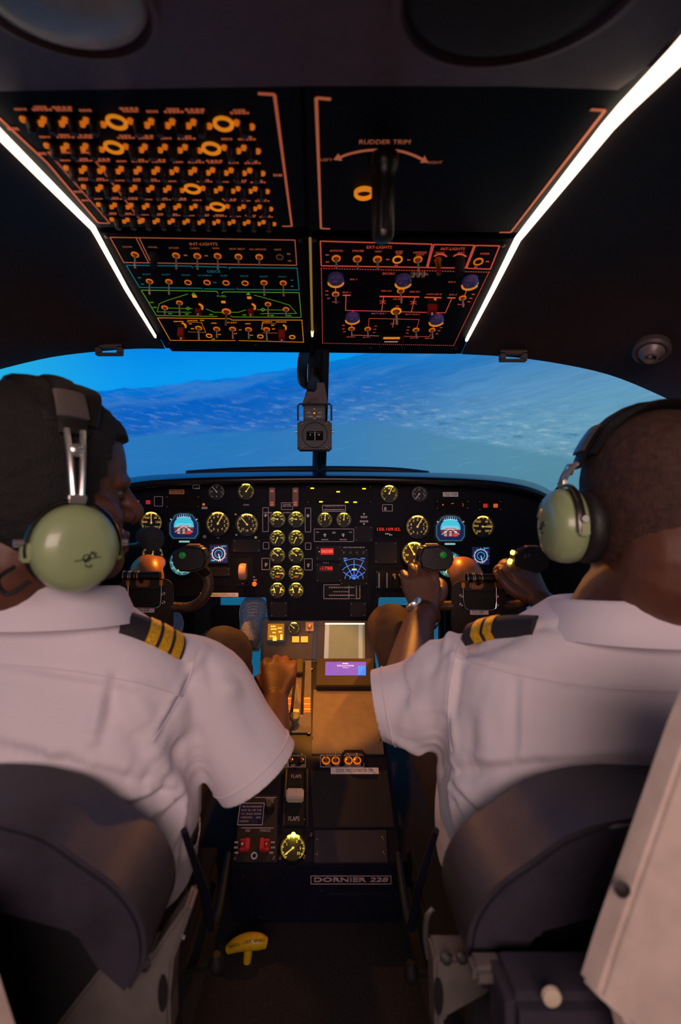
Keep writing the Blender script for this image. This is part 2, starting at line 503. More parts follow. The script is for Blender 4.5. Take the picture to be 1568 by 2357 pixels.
# roof shell above the console
for fr, c4, nm in ((UP, [(-330, 60), (1900, 60), (1330, 560), (100, 560)], 'upper'), (LO, [(80, 520), (1340, 520), (1050, 832), (395, 826)], 'lower')):
    mb = MB(); mb.prism([fr.uv(*c) for c in c4], -0.045, -0.02)
    o = mb.build('ceiling', M_wall, smooth=False); o.matrix_world = fr.M
    tag(o, 'dark roof shell behind the %s overhead panels' % nm, 'ceiling', kind='structure')
# arch panel overhead in front of the camera, with two round ceiling fittings
AR = Frame((0, 0.36, 0.3787), (1, 0, 0), (0, -0.16, -0.05))
mb = MB()
pl = [AR.uv(-420, 222), AR.uv(300, 210), AR.uv(735, 203), AR.uv(1180, 204), AR.uv(1500, 214), AR.uv(1900, 235)]
pl = [AR.uv(-420, 222), AR.uv(300, 210), AR.uv(735, 203), AR.uv(1180, 204), AR.uv(1424, 212), AR.uv(1470, 180), AR.uv(1650, -10)] + [(0.40, 0.19), (-0.62, 0.19)]
mb.prism(pl, -0.02, 0.0)
o = mb.build('ceiling', M_arch, bevel=0.004); o.matrix_world = AR.M
tag(o, 'brown ceiling panel arching over the top of the view', 'ceiling', kind='structure')
def ceiling_fitting(name, px, py, r, face, label, cat):
    u, v = AR.uv(px, py)
    e = empty(name, M=AR.M @ Matrix.Translation((u, v, 0)))
    a = MB(); a.lathe([(r * 1.02, 0.0), (r * 1.10, 0.003), (r * 1.07, 0.008), (r * 1.0, 0.009), (r * 0.97, 0.004), (r * 0.97, 0.0)], 48, solid=False)
    a.build('trim_ring', M_arch, e)
    b = MB(); b.lathe([(r * 0.97, 0.001), (r * 0.9, 0.006), (r * 0.6, 0.014), (r * 0.2, 0.017), (0.002, 0.017)], 48)
    b.build('lens', face, e)
    tag(e, label, cat)
M_lens = mat('milky_lens', (196, 190, 182), 0.35)
M_lens2 = mat('dark_speaker_cloth', (58, 50, 34), 0.8, bump=0.3, bscale=900)
ceiling_fitting('dome_lamp', 140, -20, 0.062, M_lens, 'pale round lamp lens in the ceiling above the left pilot', 'lamp')
ceiling_fitting('ceiling_speaker', 1195, -40, 0.082, M_lens2, 'dark round speaker cover in the ceiling above the right pilot', 'speaker')

# light strips along both edges of the overhead console
G_strip = glow('warm_white_light_strip', (255, 232, 205), 2.6)
def strip(pts, nm, label):
    mb = MB(); rings = []
    for p, wd in pts:
        p = Vector(p); rings.append([p + Vector((-wd / 2, 0, 0.004)), p + Vector((wd / 2, 0, 0.004)), p + Vector((wd / 2, 0, -0.002)), p + Vector((-wd / 2, 0, -0.002))])
    mb.loft(rings); o = mb.build('light_strip', G_strip, smooth=False)
    tag(o, label, 'lamp', 'light strips of the overhead console')
def upx(px, py, w_): return (upw(px, py, 0.006), w_ * UP.t(px, py)[0] / F)
def lox(px, py, w_): return (low(px, py, 0.006), w_ * LO.t(px, py)[0] / F)
strip([upx(-150, 160, 24), upx(0, 312, 18), upx(130, 442, 14), upx(214, 526, 10), lox(222, 540, 9), lox(292, 668, 7), lox(358, 776, 4)], 'l', 'warm white light strip on the left edge of the overhead console')
strip([upx(1660, 22, 60), upx(1568, 122, 50), upx(1440, 250, 34), upx(1398, 296, 28), upx(1205, 536, 14), lox(1192, 552, 13), lox(1134, 668, 9), lox(1074, 784, 5)], 'r', 'warm white light strip on the right edge of the overhead console')
mb = MB(); a = low(714, 548, 0.004); b = low(719, 762, 0.004)
mb.tube([a, b], [0.0022, 0.0022], 8)
e = empty('slim_light_strip', (0, 0, 0)); mb.build('tube', glow('dim_gold_strip', (190, 150, 70), 0.35), e)
mb = MB(); mb.tube([b, low(719, 774, 0.004)], [0.003, 0.002], 8); mb.build('bulb', glow('gold_bulb', (255, 225, 140), 3.0), e)
tag(e, 'slim gold strip in the gap between the lower overhead panels', 'lamp')

# windshield: header clips, centre post, base bar, glareshield
mb = MB(); mb.box((0, 0, 0), (0.055, 0.02, 0.02))
e = None
for px, py, y, lab in ((252, 806, 1.07, 'left'), (1181, 820, 1.07, 'right')):
    e = empty('sun_visor_clip', P(px, py, y))
    a = MB(); a.box((0, 0, 0.0075), (0.060, 0.014, 0.009)).box((0, 0, -0.0095), (0.060, 0.014, 0.005)).box((-0.024, 0, 0), (0.012, 0.014, 0.016)).box((0.024, 0, 0), (0.012, 0.014, 0.016))
    a.build('bracket', mat('clip_grey', (84, 72, 72), 0.6), e, bevel=0.0015)
    c = MB(); c.cyl((-0.03, 0, 0.011), (0.03, 0, 0.011), 0.006, seg=12); c.build('hinge_barrel', M_liner, e)
    tag(e, 'grey slotted visor clip on the windshield header, %s side' % lab, 'clip')
# gasper vent
e = empty('air_vent', M=Matrix.Translation(P(1500, 808, 0.86)) @ Matrix.Rotation(math.radians(155), 4, 'X') @ Matrix.Rotation(math.radians(-22), 4, 'Y'))
a = MB(); a.lathe([(0.029, -0.01), (0.030, 0.002), (0.026, 0.006), (0.022, 0.005), (0.021, -0.005)], 32); a.build('socket_ring', mat('vent_plum', (78, 64, 66), 0.5), e)
a = MB(); a.lathe([(0.020, -0.008), (0.021, 0.006), (0.015, 0.012), (0.012, 0.02), (0.009, 0.02), (0.008, 0.006)], 28); a.build('nozzle', mat('vent_grey', (120, 108, 106), 0.4, 0.3), e)
a = MB(); a.lathe([(0.006, 0.0), (0.006, 0.012), (0.002, 0.015)], 12); a.build('plug', M_chrome, e)
tag(e, 'grey ball air vent in the ceiling lining above the right pilot', 'vent')

mb = MB()
pa, pb = P(742, 800, 1.10), P(735, 1080, 1.62)
M_post = mat('post_black', (20, 17, 20), 0.55)
mb.tube([pa, pb], [(0.013, 0.019), (0.013, 0.026)], 4, up=(0, -1, 0.3))
mb2 = MB(); mb2.box((0, 0, 0), (0.001, 0.001, 0.001))
tag(mb.build('trim_1', M_post, bevel=0.003), 'black centre post between the two windshield panes', 'post', kind='structure')
mb = MB()
q = [P(430, 1091, 1.60), P(560, 1083, 1.68), P(735, 1080, 1.70), P(900, 1083, 1.68), P(985, 1092, 1.62)]
mb.tube([Vector(p) for p in catmull(q, 5)], (0.012), 10, flat=1.6)
tag(mb.build('trim_2', mat('base_bar', (36, 28, 32), 0.6), ), 'dark bar along the foot of the windshield', 'trim', kind='structure')
# glareshield: padded lip sweeping over the instrument panel and a deck behind it
mb = MB()
PY = 1.40
lip = [(205, 1200, 1.36), (232, 1152, 1.35), (290, 1122, 1.34), (400, 1110, 1.335), (560, 1105, 1.33), (735, 1103, 1.33), (910, 1105, 1.33), (1070, 1110, 1.335), (1180, 1121, 1.34), (1250, 1142, 1.35), (1300, 1182, 1.36), (1320, 1232, 1.37)]
path = [Vector(p) for p in catmull([P(*a) for a in lip], 6)]
mb.tube(path, 0.0105, 14, up=(0, 0, 1))
nl = len(path)
# padded deck rising towards the windshield
rows_ = []
for t_, dz in ((0.0, 0.0085), (0.12, 0.0150), (0.5, 0.0240), (1.0, 0.0300), (1.0, 0.018), (0.0, -0.004)):
    rows_.append([Vector((p.x * (1 + 0.16 * t_), p.y + 0.004 + (0.27 - 0.06 * abs(p.x)) * t_, p.z + dz + 0.014 * t_)) for p in path])
b0 = len(mb.v)
for r_ in rows_: mb.v += r_
for k_ in range(len(rows_)):
    a_, b_ = b0 + k_ * nl, b0 + ((k_ + 1) % len(rows_)) * nl
    for i in range(nl - 1): mb.f.append((a_ + i, a_ + i + 1, b_ + i + 1, b_ + i))
gs = mb.build('glareshield', mat('glareshield_vinyl', (20, 20, 26), 0.24), sharp=60)
tag(gs, 'black padded glareshield curving over the instrument panel', 'glareshield')
# dark kick panels under the instrument panel, outboard of the foot wells
for s, x0, nm in ((-1, 0.335, 'left'), (1, 0.405, 'right')):
    mb = MB(); mb.box((s * (x0 + 0.70) / 2, 1.62, -0.52), (0.70 - x0, 0.02, 0.56))
    tag(mb.build('trim_%d' % (3 if s < 0 else 4), M_wall, bevel=0.003), 'dark kick panel below the %s end of the instrument panel' % nm, 'trim', kind='structure')
# partition edges beside the camera
def slab(name, pts, thick, label, m, back):
    mb = MB(); n = len(pts); q = [P(*p) if not isinstance(p, Vector) else p for p in pts]; d = Vector(back)
    mb.add(q + [p + d * thick for p in q], [tuple(range(n)), tuple(range(n, 2 * n))] + [(i, (i + 1) % n, n + (i + 1) % n, n + i) for i in range(n)])
    return mb
e = empty('wall_right_partition', P(1600, 2300, 0.34))
def rel(mb, e): mb.v = [p - e.location for p in mb.v]; return mb
rel(slab('p', [(1592, 1500, 0.36), (1526, 1660, 0.36), (1361, 2134, 0.36), (1327, 2242, 0.36), (1395, 2300, 0.355), (1425, 2420, 0.35), Vector((0.24, 0.35, FLOOR + 0.001)), Vector((0.695, 0.30, FLOOR + 0.001)), Vector((0.695, 0.30, -0.20)), Vector((0.45, 0.33, -0.14))], 0.02, '', M_beige, (0.35, -0.9, 0)), e).build('panel', M_beige, e, bevel=0.003)
a = MB(); a.lathe([(0.0055, 0), (0.0055, 0.002), (0.002, 0.003)], 16, Matrix.Translation(P(1431, 2046, 0.34)) @ Matrix.Rotation(math.radians(90), 4, 'X'))
rel(a, e).build('screw', M_screw, e)
tag(e, 'beige partition edge with a screw at the right border', 'partition', kind='structure')
e = empty('wall_left_partition', P(-20, 2340, 0.34))
rel(slab('p', [(-60, 2080, 0.36), (0, 2215, 0.36), (48, 2365, 0.36), (60, 2420, 0.36), Vector((-0.20, 0.36, FLOOR + 0.001)), Vector((-0.695, 0.30, FLOOR + 0.001)), Vector((-0.695, 0.30, -0.26))], 0.02, '', M_beige, (-0.35, -0.9, 0)), e).build('panel', M_beige, e, bevel=0.003)
tag(e, 'beige partition edge in the bottom left corner', 'partition', kind='structure')
# ================================================================== instrument panel
PN = Frame((0, PY, 0), (1, 0, 0), (0, 0, 1))
def pu(px, py): return ((px - CX) / F * PY, (CY - py) / F * PY)
K = PY / F
panel = empty('instrument_panel', M=PN.M)
tag(panel, 'dark navy instrument panel full of lit round gauges and small screens', 'instrument panel')
outl = [(285, 1375), (612, 1375), (618, 1437), (868, 1437), (872, 1375), (1285, 1375), (1290, 1240), (1270, 1165), (1200, 1120), (1060, 1104), (735, 1098), (410, 1104), (300, 1115), (240, 1145), (215, 1250), (220, 1375)]
mb = MB(); mb.prism([pu(*p) for p in outl], -0.02, 0.0)
mb.build('panel_board', M_navy, panel, bevel=0.002)

def rot2(a, r): return (math.sin(a) * r, math.cos(a) * r)      # clock angle
def gauge(name, px, py, rpx, style, needle=None, nums=None, parent=None, frame_uv=None, k=None, label=None):
    par = parent or panel
    k = k or K
    u, v = frame_uv or pu(px, py); r = rpx * k
    g = MB(); g.lathe([(r * 1.13, 0.0), (r * 1.13, 0.0035), (r * 1.07, 0.0065), (r * 1.0, 0.0065), (r * 0.97, 0.0045), (r * 0.965, 0.0008)], 32)
    g = g.build(name, M_bezel, par, loc=(u, v, 0))
    if label: g['label'] = label
    face = {'yellow': M_dial, 'amber': M_darkdial, 'white': M_darkdial}[style]
    mk = {'yellow': G_yellow, 'amber': mat_amber_marks, 'white': G_white_dim}[style]
    a = MB(); a.disc((0, 0), r * 0.97, 0.0009, 32); a.build('dial_face', face, g, smooth=False)
    t = MB(); n = 40 if rpx > 20 else 24
    for i in range(n):
        an = math.radians(-140 + 280 * i / (n - 1))
        major = i % 4 == 0
        t.line(rot2(an, r * (0.74 if major else 0.82)), rot2(an, r * 0.93), r * (0.05 if major else 0.03), 0.0011)
    if nums:
        for s, deg in nums: x, y = rot2(math.radians(deg), r * 0.58); t.text(s, x, y, r * 0.2, 0.0013)
    t.build('scale_marks', mk, g, smooth=False)
    if needle is not None:
        nd = MB(); an = math.radians(needle)
        nd.line(rot2(an + math.pi, r * 0.12), rot2(an, r * 0.80), r * 0.085, 0.0024); nd.disc((0, 0), r * 0.1, 0.003, 16)
        nd.build('needle', mk, g, smooth=False)
    if style in ('yellow', 'amber'):
        lm = MB(); lm.ring((0, 0), r * 0.90, r * 0.955, 0.0028, 0.0042, 14, math.radians(60), math.radians(120))
        lm.build('dial_lamp', G_lampy if style == 'yellow' else G_lampw, g, smooth=False)
    return g
mat_amber_marks = glow('lit_amber_marks', (240, 195, 95), 0.5)
G_white_dim = glow('lit_white_dim', (190, 180, 190), 0.25)
N9 = [('0', 0), ('1', 36), ('2', 72), ('3', 108), ('4', 144), ('5', 180), ('6', 216), ('7', 252), ('8', 288), ('9', 324)]
NA = [('60', 40), ('120', 85), ('180', 135), ('240', 220), ('300', 275), ('350', 320)]
gauge('airspeed_indicator', 349, 1203, 25, 'amber', -2, NA)
gauge('altimeter', 502, 1205, 27, 'amber', 28, N9)
gauge('radio_altimeter', 569, 1207, 25, 'amber', -40, [('1', 20), ('2', 60), ('5', 100), ('8', 140), ('10', 180), ('15', 220)])
gauge('clock_dial', 499, 1132, 18, 'white', -40, [('12', 0), ('3', 90), ('6', 180), ('9', 270)])
gauge('stall_gauge', 567, 1131, 18, 'yellow', 35, None)
gauge('trim_gauge', 896, 1136, 19, 'yellow', 25, [('20', -60), ('40', 0), ('60', 60)])
gauge('clock_dial', 965, 1137, 17, 'white', 215, [('12', 0), ('3', 90), ('6', 180), ('9', 270)])
gauge('altimeter', 961, 1212, 26, 'amber', 30, N9)
gauge('airspeed_indicator', 1111, 1212, 25, 'amber', 93, NA)
gauge('radio_magnetic_indicator', 953, 1275, 28, 'yellow', -30, [('N', -20), ('3', 30), ('E', 80), ('S', 180), ('W', 260)])
gauge('lower_gauge', 352, 1277, 25, 'amber', 10, None)
torq = [('20', -110), ('40', -70), ('60', -30), ('80', 10), ('100', 50), ('120', 90)]
eng = [('torque_gauge', 1195, -85, torq), ('temperature_gauge', 1238, -155, torq), ('fuel_flow_gauge', 1278, -50, [('200', -70), ('400', 10), ('500', 80)]), ('speed_gauge', 1319, 97, torq), ('oil_gauge', 1358, None, [('0', -120), ('5', -60), ('10', 60), ('0', 120)])]
for nm, y, nd, nums in eng:
    for x in (639, 682):
        g = gauge(nm, x, y, 17.5, 'yellow', nd, nums)
        r = 17.5 * K
        if nm == 'speed_gauge':
            d = MB(); d.text('1001' if x < 650 else '1007', 0, -r * 0.48, r * 0.26, 0.0014); d.build('counter_digits', G_orange, g, smooth=False)
        if nm == 'oil_gauge':
            d = MB()
            for sgn in (-1, 1):
                d.line((sgn * r * 0.78, 0.0), (sgn * r * 0.35, r * 0.12), r * 0.16, 0.0016); d.line((sgn * r * 0.5, r * 0.3), (sgn * r * 0.3, -r * 0.4), r * 0.10, 0.0016)
            d.text('OIL', 0, r * 0.5, r * 0.25, 0.0014)
            d.build('needle', G_yellow, g, smooth=False)
for x in (748, 791.5):
    gauge('fuel_quantity_gauge', x, 1196, 16, 'yellow', 6, [('0', -110), ('2', -60), ('4', 0), ('8', 70)])

# attitude displays
def attitude(px, py):
    u, v = pu(px, py); w_, h_ = 33 * K, 29 * K
    def octo(s, yb=0.0): return [(-w_ * s, -h_ * 0.62 * s), (-w_ * 0.78 * s, -h_ * s), (w_ * 0.78 * s, -h_ * s), (w_ * s, -h_ * 0.62 * s), (w_ * s, h_ * 0.2 * s), (w_ * 0.62 * s, h_ * 0.86 * s), (w_ * 0.3 * s, h_ * s), (-w_ * 0.3 * s, h_ * s), (-w_ * 0.62 * s, h_ * 0.86 * s), (-w_ * s, h_ * 0.2 * s)]
    g = MB(); g.prism(octo(1.13), 0, 0.005); g = g.build('attitude_display', M_bezel, panel, loc=(u, v, 0), bevel=0.001)
    a = MB(); a.prism(octo(1.0), 0.005, 0.0053); a.build('screen_border', G_scrteal, g, smooth=False)
    a = MB(); a.prism(octo(0.93), 0.0053, 0.0056); a.build('screen_ground', G_scrdeep, g, smooth=False)
    r = 23 * K
    def chord(y0, y1, z):
        pts = []
        for i in range(25):
            yy = y0 + (y1 - y0) * i / 24; pts.append((math.sqrt(max(0, r * r - yy * yy)), yy))
        return pts + [(-x, y) for x, y in reversed(pts)]
    c0 = -h_ * 0.02
    a = MB(); a.prism([(x, y + c0) for x, y in chord(-r * 0.1, r * 0.98, 0)], 0.0056, 0.0059); a.build('sky_field', G_cyan, g, smooth=False)
    a = MB(); a.prism([(x, y + c0) for x, y in chord(-r * 0.82, -r * 0.1, 0)], 0.0056, 0.0059); a.build('ground_field', G_brown, g, smooth=False)
    a = MB()
    for i in range(-3, 4):
        an = math.radians(i * 11); a.line(rot2(an, r * 1.02), rot2(an, r * 1.17), K * 1.3, 0.006)
    for s in (-1, 1):
        a.line((s * r * 0.75, r * 0.78), (s * r * 0.15, r * 0.98 - r * 0.1), K * 1.2, 0.006)
        a.line((s * r * 1.2, r * 0.6), (s * r * 1.36, r * 0.7), K * 2, 0.006)
        a.line((s * r * 0.9, -r * 0.62), (s * r * 0.12, -r * 0.08), K * 1.2, 0.006)
    a.prism([(0, r * 1.0), (-r * 0.12, r * 0.84), (r * 0.12, r * 0.84)], 0.006, 0.0063)
    for yy, ww in ((0.2, 1.5), (0.06, 1.6), (-0.1, 1.9)): a.line((-r * ww / 2, r * yy), (r * ww / 2, r * yy), K * 1.0, 0.006)
    for xx in (-0.5, 0, 0.5):
        for yy in (-0.3, -0.45, -0.6, -0.72): a.line((r * (xx - 0.13), r * yy), (r * (xx + 0.13), r * yy), K * 1.6, 0.006)
    a.build('pitch_marks', G_white, g, smooth=False)
    a = MB(); a.line((-r * 0.55, -r * 0.03), (-r * 0.05, 0), K * 2, 0.0064); a.line((r * 0.05, 0), (r * 0.55, -r * 0.03), K * 2, 0.0064); a.line((r * 0.25, -r * 0.68), (r * 0.75, -r * 0.68), K * 5, 0.0064)
    a.build('command_bars', glow('screen_red', (225, 50, 35), 0.8), g, smooth=False)
    a = MB(); a.prism([(-12 * K, -38 * K), (12 * K, -38 * K), (12 * K, -34 * K), (-12 * K, -34 * K)], 0.0, 0.0015); a.build('lit_caption', glow('caption_mint', (150, 225, 215), 0.55), g, smooth=False)
attitude(424.5, 1210.5); attitude(1036, 1216)
# round and square navigation screens
def heading(px, py, r0):
    u, v = pu(px, py); r = r0 * K
    g = MB(); g.lathe([(r * 1.1, 0), (r * 1.1, 0.004), (r * 1.0, 0.005), (r * 0.99, 0.002)], 32); g = g.build('heading_display', M_bezel, panel, loc=(u, v, 0))
    a = MB(); a.disc((0, 0), r * 0.99, 0.0026, 32); a.build('screen_border', G_scrteal, g, smooth=False)
    a = MB(); a.disc((0, 0), r * 0.72, 0.0030, 32); a.build('screen_ground', G_scrblue, g, smooth=False)
    a = MB()
    for i in range(36):
        an = i * math.pi / 18; a.line(rot2(an, r * (0.62 if i % 3 == 0 else 0.7)), rot2(an, r * 0.8), K * 1.4, 0.0033)
    for i in range(12):
        x, y = rot2(i * math.pi / 6, r * 0.88); a.text(['N', '3', '6', 'E', '12', '15', 'S', '21', '24', 'W', '30', '33'][i], x, y, r * 0.13, 0.0034)
    a.build('compass_rose', glow('screen_mint', (190, 240, 230), 0.7), g, smooth=False)
    a = MB(); a.line(rot2(3.6, r * 0.72), rot2(3.6, r * 0.28), K * 2.2, 0.0036); a.line(rot2(0.46, r * 0.72), rot2(0.46, r * 0.28), K * 2.2, 0.0036); a.build('course_bar', G_lime, g, smooth=False)
    a = MB(); a.line((-4 * K, 0), (4 * K, 0), K * 3, 0.0036); a.line((0, -4 * K), (0, 6 * K), K * 2.4, 0.0036); a.build('aircraft_symbol', G_orange, g, smooth=False)
heading(420, 1295, 29); heading(1035, 1299, 29)
def vsi(px, py):
    u, v = pu(px, py); h = 20 * K
    g = MB(); g.box((0, 0, 0.002), (2.25 * h, 2.25 * h, 0.004)); g = g.build('vertical_speed_display', M_bezel, panel, loc=(u, v, 0), bevel=0.001)
    a = MB(); a.box((0, 0, 0.0042), (2 * h, 2 * h, 0.0004)); a.build('screen_ground', G_scrdeep, g, smooth=False)
    a = MB(); a.ring((0, 0), h * 0.68, h * 0.76, 0.0045, 0.0048, 32)
    for i in range(24):
        an = i * math.pi / 12; a.line(rot2(an, h * 0.76), rot2(an, h * (0.9 if i % 2 == 0 else 0.83)), K * 1.2, 0.0045)
    a.line((0, 0), rot2(math.radians(165), h * 0.9), K * 2.0, 0.005)
    a.build('scale_ring', G_white, g, smooth=False)
    a = MB()
    for i in range(14):
        x, y = rot2(i * math.pi * 2 / 14, h * 0.42); a.disc((x, y), K * 1.3, 0.0047, 8)
    a.glyphs(h * 0.6, h * 0.88, h * 0.6, h * 0.12, 4, 0.0047); a.glyphs(-h * 0.65, -h * 0.75, h * 0.4, h * 0.14, 3, 0.0047)
    a.build('range_dots', G_cyan, g, smooth=False)
vsi(504, 1274.5); vsi(1106, 1279)

# plates, frames, switches
def plate(px, py, w_, h_, m=M_plate, name='blank_plate', z=0.0025, screws=True):
    u, v = pu(px, py); g = MB(); g.box((0, 0, z / 2), (w_ * K, h_ * K, z)); g = g.build(name, m, panel, loc=(u, v, 0), bevel=0.0006)
    if screws:
        for sx in (-1, 1):
            for sy in (-1, 1):
                s = MB(); s.lathe([(1.6 * K, z), (1.6 * K, z + 0.001), (0.8 * K, z + 0.0014)], 10)
                s.build('screw', M_screw, g, loc=(sx * (w_ / 2 - 4) * K, sy * (h_ / 2 - 4) * K, 0))
    return g
for a in ((568, 1256, 64, 30), (837, 1229, 42, 36), (888, 1272, 52, 50), (642, 1403, 40, 36), (824, 1403, 38, 34), (504, 1316, 52, 20)): plate(*a)
def rect(mb, px, py, w_, h_, lw=1.3, z=0.0004):
    u, v = pu(px, py); a, b = w_ * K / 2, h_ * K / 2
    mb.poly([(u - a, v - b), (u + a, v - b), (u + a, v + b), (u - a, v + b)], lw * K, z, True)
pr = MB()
for a in ((365, 1154, 19, 22), (452, 1121, 15, 8), (611.5, 1196, 13, 55), (709, 1197, 13, 55), (612.6, 1256, 13, 15), (709.5, 1257, 13, 15), (612, 1298, 18, 26), (710, 1299, 18, 26), (661, 1165, 26, 16), (769, 1232, 91, 29), (892, 1169, 23, 15), (787, 1362, 83, 32), (812, 1362, 17, 32)): rect(pr, *a)
rect(pr, 769, 1170, 53, 14, 1.6)
u, v = pu(769, 1166); pr.text('MINIMUM FUEL FOR T.O.', u, v, 3 * K, 0.0006, wid=42 * K)
u, v = pu(769, 1173); pr.glyphs(u, v, 48 * K, 3.4 * K, 22)
for px, py, w_, h_, n in ((661, 1165, 22, 3, 8), (661, 1161, 18, 2.5, 7), (648, 1180, 82, 3, 26), (455, 1124, 10, 4, 3), (748, 1242, 16, 3.5, 7), (790, 1242, 16, 3.5, 7), (769, 1226, 8, 5, 3), (731, 1225, 7, 3, 3), (807, 1225, 7, 3, 3), (567, 1162, 14, 3, 5), (752, 1281, 22, 2.5, 10), (815, 1278, 26, 3, 7), (751, 1296, 14, 3, 4), (752, 1322, 34, 3, 9), (752, 1330, 10, 5, 3), (838, 1190, 16, 6, 4), (838, 1200, 20, 5, 5), (787, 1352, 60, 3, 12), (787, 1370, 60, 3, 12), (815, 1260, 50, 3, 12), (583, 1328, 8, 4, 3), (586, 1335, 12, 4, 4), (887, 1171, 6, 8, 2), (1041, 1155, 6, 2, 1), (502, 1238, 6, 2, 2)):
    u, v = pu(px, py); pr.glyphs(u, v, w_ * K, h_ * K, n)
u, v = pu(787, 1362); pr.line((u - 20 * K, v), (u + 16 * K, v), 1.2 * K, 0.0004)
build_split(pr, M_frame_line, panel)
def toggle(par, u, v, z, length, r, m_nut=M_steel, m_lev=M_chrome, tilt=(0, 0), collar=None, name='toggle_switch'):
    g = MB(); g.lathe([(r, z), (r, z + r * 0.45), (r * 0.62, z + r * 0.6), (r * 0.6, z + r * 1.0), (r * 0.3, z + r * 1.0)], 12)
    g = g.build(name, m_nut, par, loc=(u, v, 0))
    lv = MB(); tip = Vector((tilt[0], tilt[1], 1)).normalized() * length
    lv.tube([(0, 0, z + r * 0.8), Vector((0, 0, z + r * 0.8)) + tip * 0.85, Vector((0, 0, z + r * 0.8)) + tip * 0.95, Vector((0, 0, z + r * 0.8)) + tip], [r * 0.28, r * 0.42, r * 0.45, r * 0.15], 10)
    lv.build('lever', m_lev, g)
    if collar is not None:
        c = MB(); c.tube([(r * 1.3 * math.cos(a), r * 1.3 * math.sin(a), z + r * 0.18) for a in [2 * math.pi * i / 24 for i in range(24)]], r * 0.26, 6, closed=True)
        c.build('lit_collar', collar, g)
    return g
for px, py in ((612, 1186), (709, 1187), (613, 1299), (710, 1300), (748, 1231), (790, 1231)):
    toggle(panel, *pu(px, py), 0, 0.016, 4 * K, tilt=(0, -0.25))
for px, py in ((838, 1183), (838, 1206), (735, 1270)):
    toggle(panel, *pu(px, py), 0, 0.004, 2.5 * K)
# fire handles
M_fire = mat('dull_red_handle', (105, 26, 26), 0.45)
for px in (628, 681):
    u, v = pu(px, 1145); g = MB(); g.box((0, 0, 0.010), (14 * K, 44 * K, 0.02)); g = g.build('fire_handle', M_fire, panel, loc=(u, v, 0), bevel=0.002)
    a = MB(); a.glyphs(0, 14 * K, 8 * K, 5 * K, 3, 0.0202); a.glyphs(0, -12 * K, 8 * K, 4 * K, 3, 0.0202); a.glyphs(0, -17 * K, 8 * K, 4 * K, 3, 0.0202); a.build('lettering', G_pink, g, smooth=False)
# annunciator panels
M_ann = mat('annunciator_smoked', (14, 11, 12), 0.55, spec=0.1)
g = plate(781, 1138, 152, 43, M_ann, 'annunciator_panel', 0.003)
a = MB()
for i in range(1, 8):
    a.line((-76 * K + 19 * i * K, -20 * K), (-76 * K + 19 * i * K, 20 * K), 0.6 * K, 0.0031)
for i in range(1, 4): a.line((-74 * K, -21 * K + 10.7 * i * K), (74 * K, -21 * K + 10.7 * i * K), 0.6 * K, 0.0031)
a.build('cell_lines', mat('cell_line', (26, 20, 20), 0.5, spec=0.1), g, smooth=False)
for px, py in ((719, 1124), (838, 1125), (778.5, 1132), (739, 1155), (798, 1156), (817.5, 1156)):
    a = MB(); a.box((0, 0, 0), (8 * K, 3.0 * K, 0.001)); a.build('lit_bar', glow('annunciator_yellow', (255, 225, 40), 1.3), g, loc=((px - 781) * K, -(py - 1138) * K, 0.0034), smooth=False)
plate(421, 1155, 80, 30, mat('annunciator_red_dark', (26, 10, 12), 0.5, spec=0.1), 'warning_panel', 0.003)
g = plate(1041, 1162, 78, 24, M_ann, 'radio_head', 0.004)
a = MB(); a.disc((-22 * K, 0), 2 * K, 0.0044, 10); a.line((-3 * K, 3 * K), (3 * K, 3 * K), 1.6 * K, 0.0044); a.ring((20 * K, 0), 4 * K, 5 * K, 0.004, 0.0045, 16, -1, 1); a.build('marks', G_pink, g, smooth=False)
g = plate(1128, 1164, 56, 26, M_ann, 'warning_panel', 0.003)
def lamp(px, py, w_, h_, m, z=0.003):
    a = MB(); a.box((0, 0, z / 2 + 0.001), (w_ * K, h_ * K, z)); return a.build('warning_light', m, panel, loc=(*pu(px, py), 0.001), bevel=0.0006)
G_wr = glow('warning_red', (200, 40, 30), 0.5); G_wa = glow('warning_amber', (220, 100, 40), 0.55)
lamp(317, 1156, 9, 9, G_wr); lamp(342, 1156, 10, 9, G_wr); lamp(1116.5, 1164, 10, 9, G_wr); lamp(1140, 1164, 10, 9, G_wa)
def knob(px, py, r, m, h=0.006, name='knob', par=None):
    a = MB(); a.lathe([(r * K, 0), (r * K, h * 0.7), (r * 0.8 * K, h), (r * 0.2 * K, h)], 16); return a.build(name, m, par or panel, loc=(*pu(px, py), 0))
knob(469, 1161, 3, G_amber2, 0.003, 'indicator_lamp'); knob(472, 1235, 5, M_steel); knob(586, 1344, 5.5, glow('lit_orange_button', (235, 105, 30), 0.75), 0.005, 'push_button')
knob(559, 1343, 2.5, G_wr, 0.003, 'indicator_lamp'); knob(569, 1342, 2.5, M_steel, 0.003, 'indicator_lamp'); knob(543, 1184, 3, M_brass, 0.004); knob(545, 1231, 3, M_chrome, 0.006); knob(589, 1237, 3, G_yellow_dim, 0.003, 'indicator_lamp')
knob(1014, 1333, 3, M_steel, 0.004)
# landing gear lever with its round roller
u, v = pu(564, 1314); g = MB(); g.box((0, 0, 0.0015), (38 * K, 66 * K, 0.003)); g = g.build('gear_lever_plate', M_black, panel, loc=(u, v - 2 * K, 0), bevel=0.0006)
a = MB(); a.lathe([(0.6 * 19 * K, -9 * K), (19 * K * 0.9, -8 * K), (19 * K, -4 * K), (19 * K, 4 * K), (19 * K * 0.9, 8 * K), (0.6 * 19 * K, 9 * K)], 28, Matrix.Translation((-2 * K, 2 * K, 0.019)) @ Matrix.Rotation(math.pi / 2, 4, 'Y'))
a.build('lever_wheel', mat('ivory_roller', (205, 150, 125), 0.5), g)
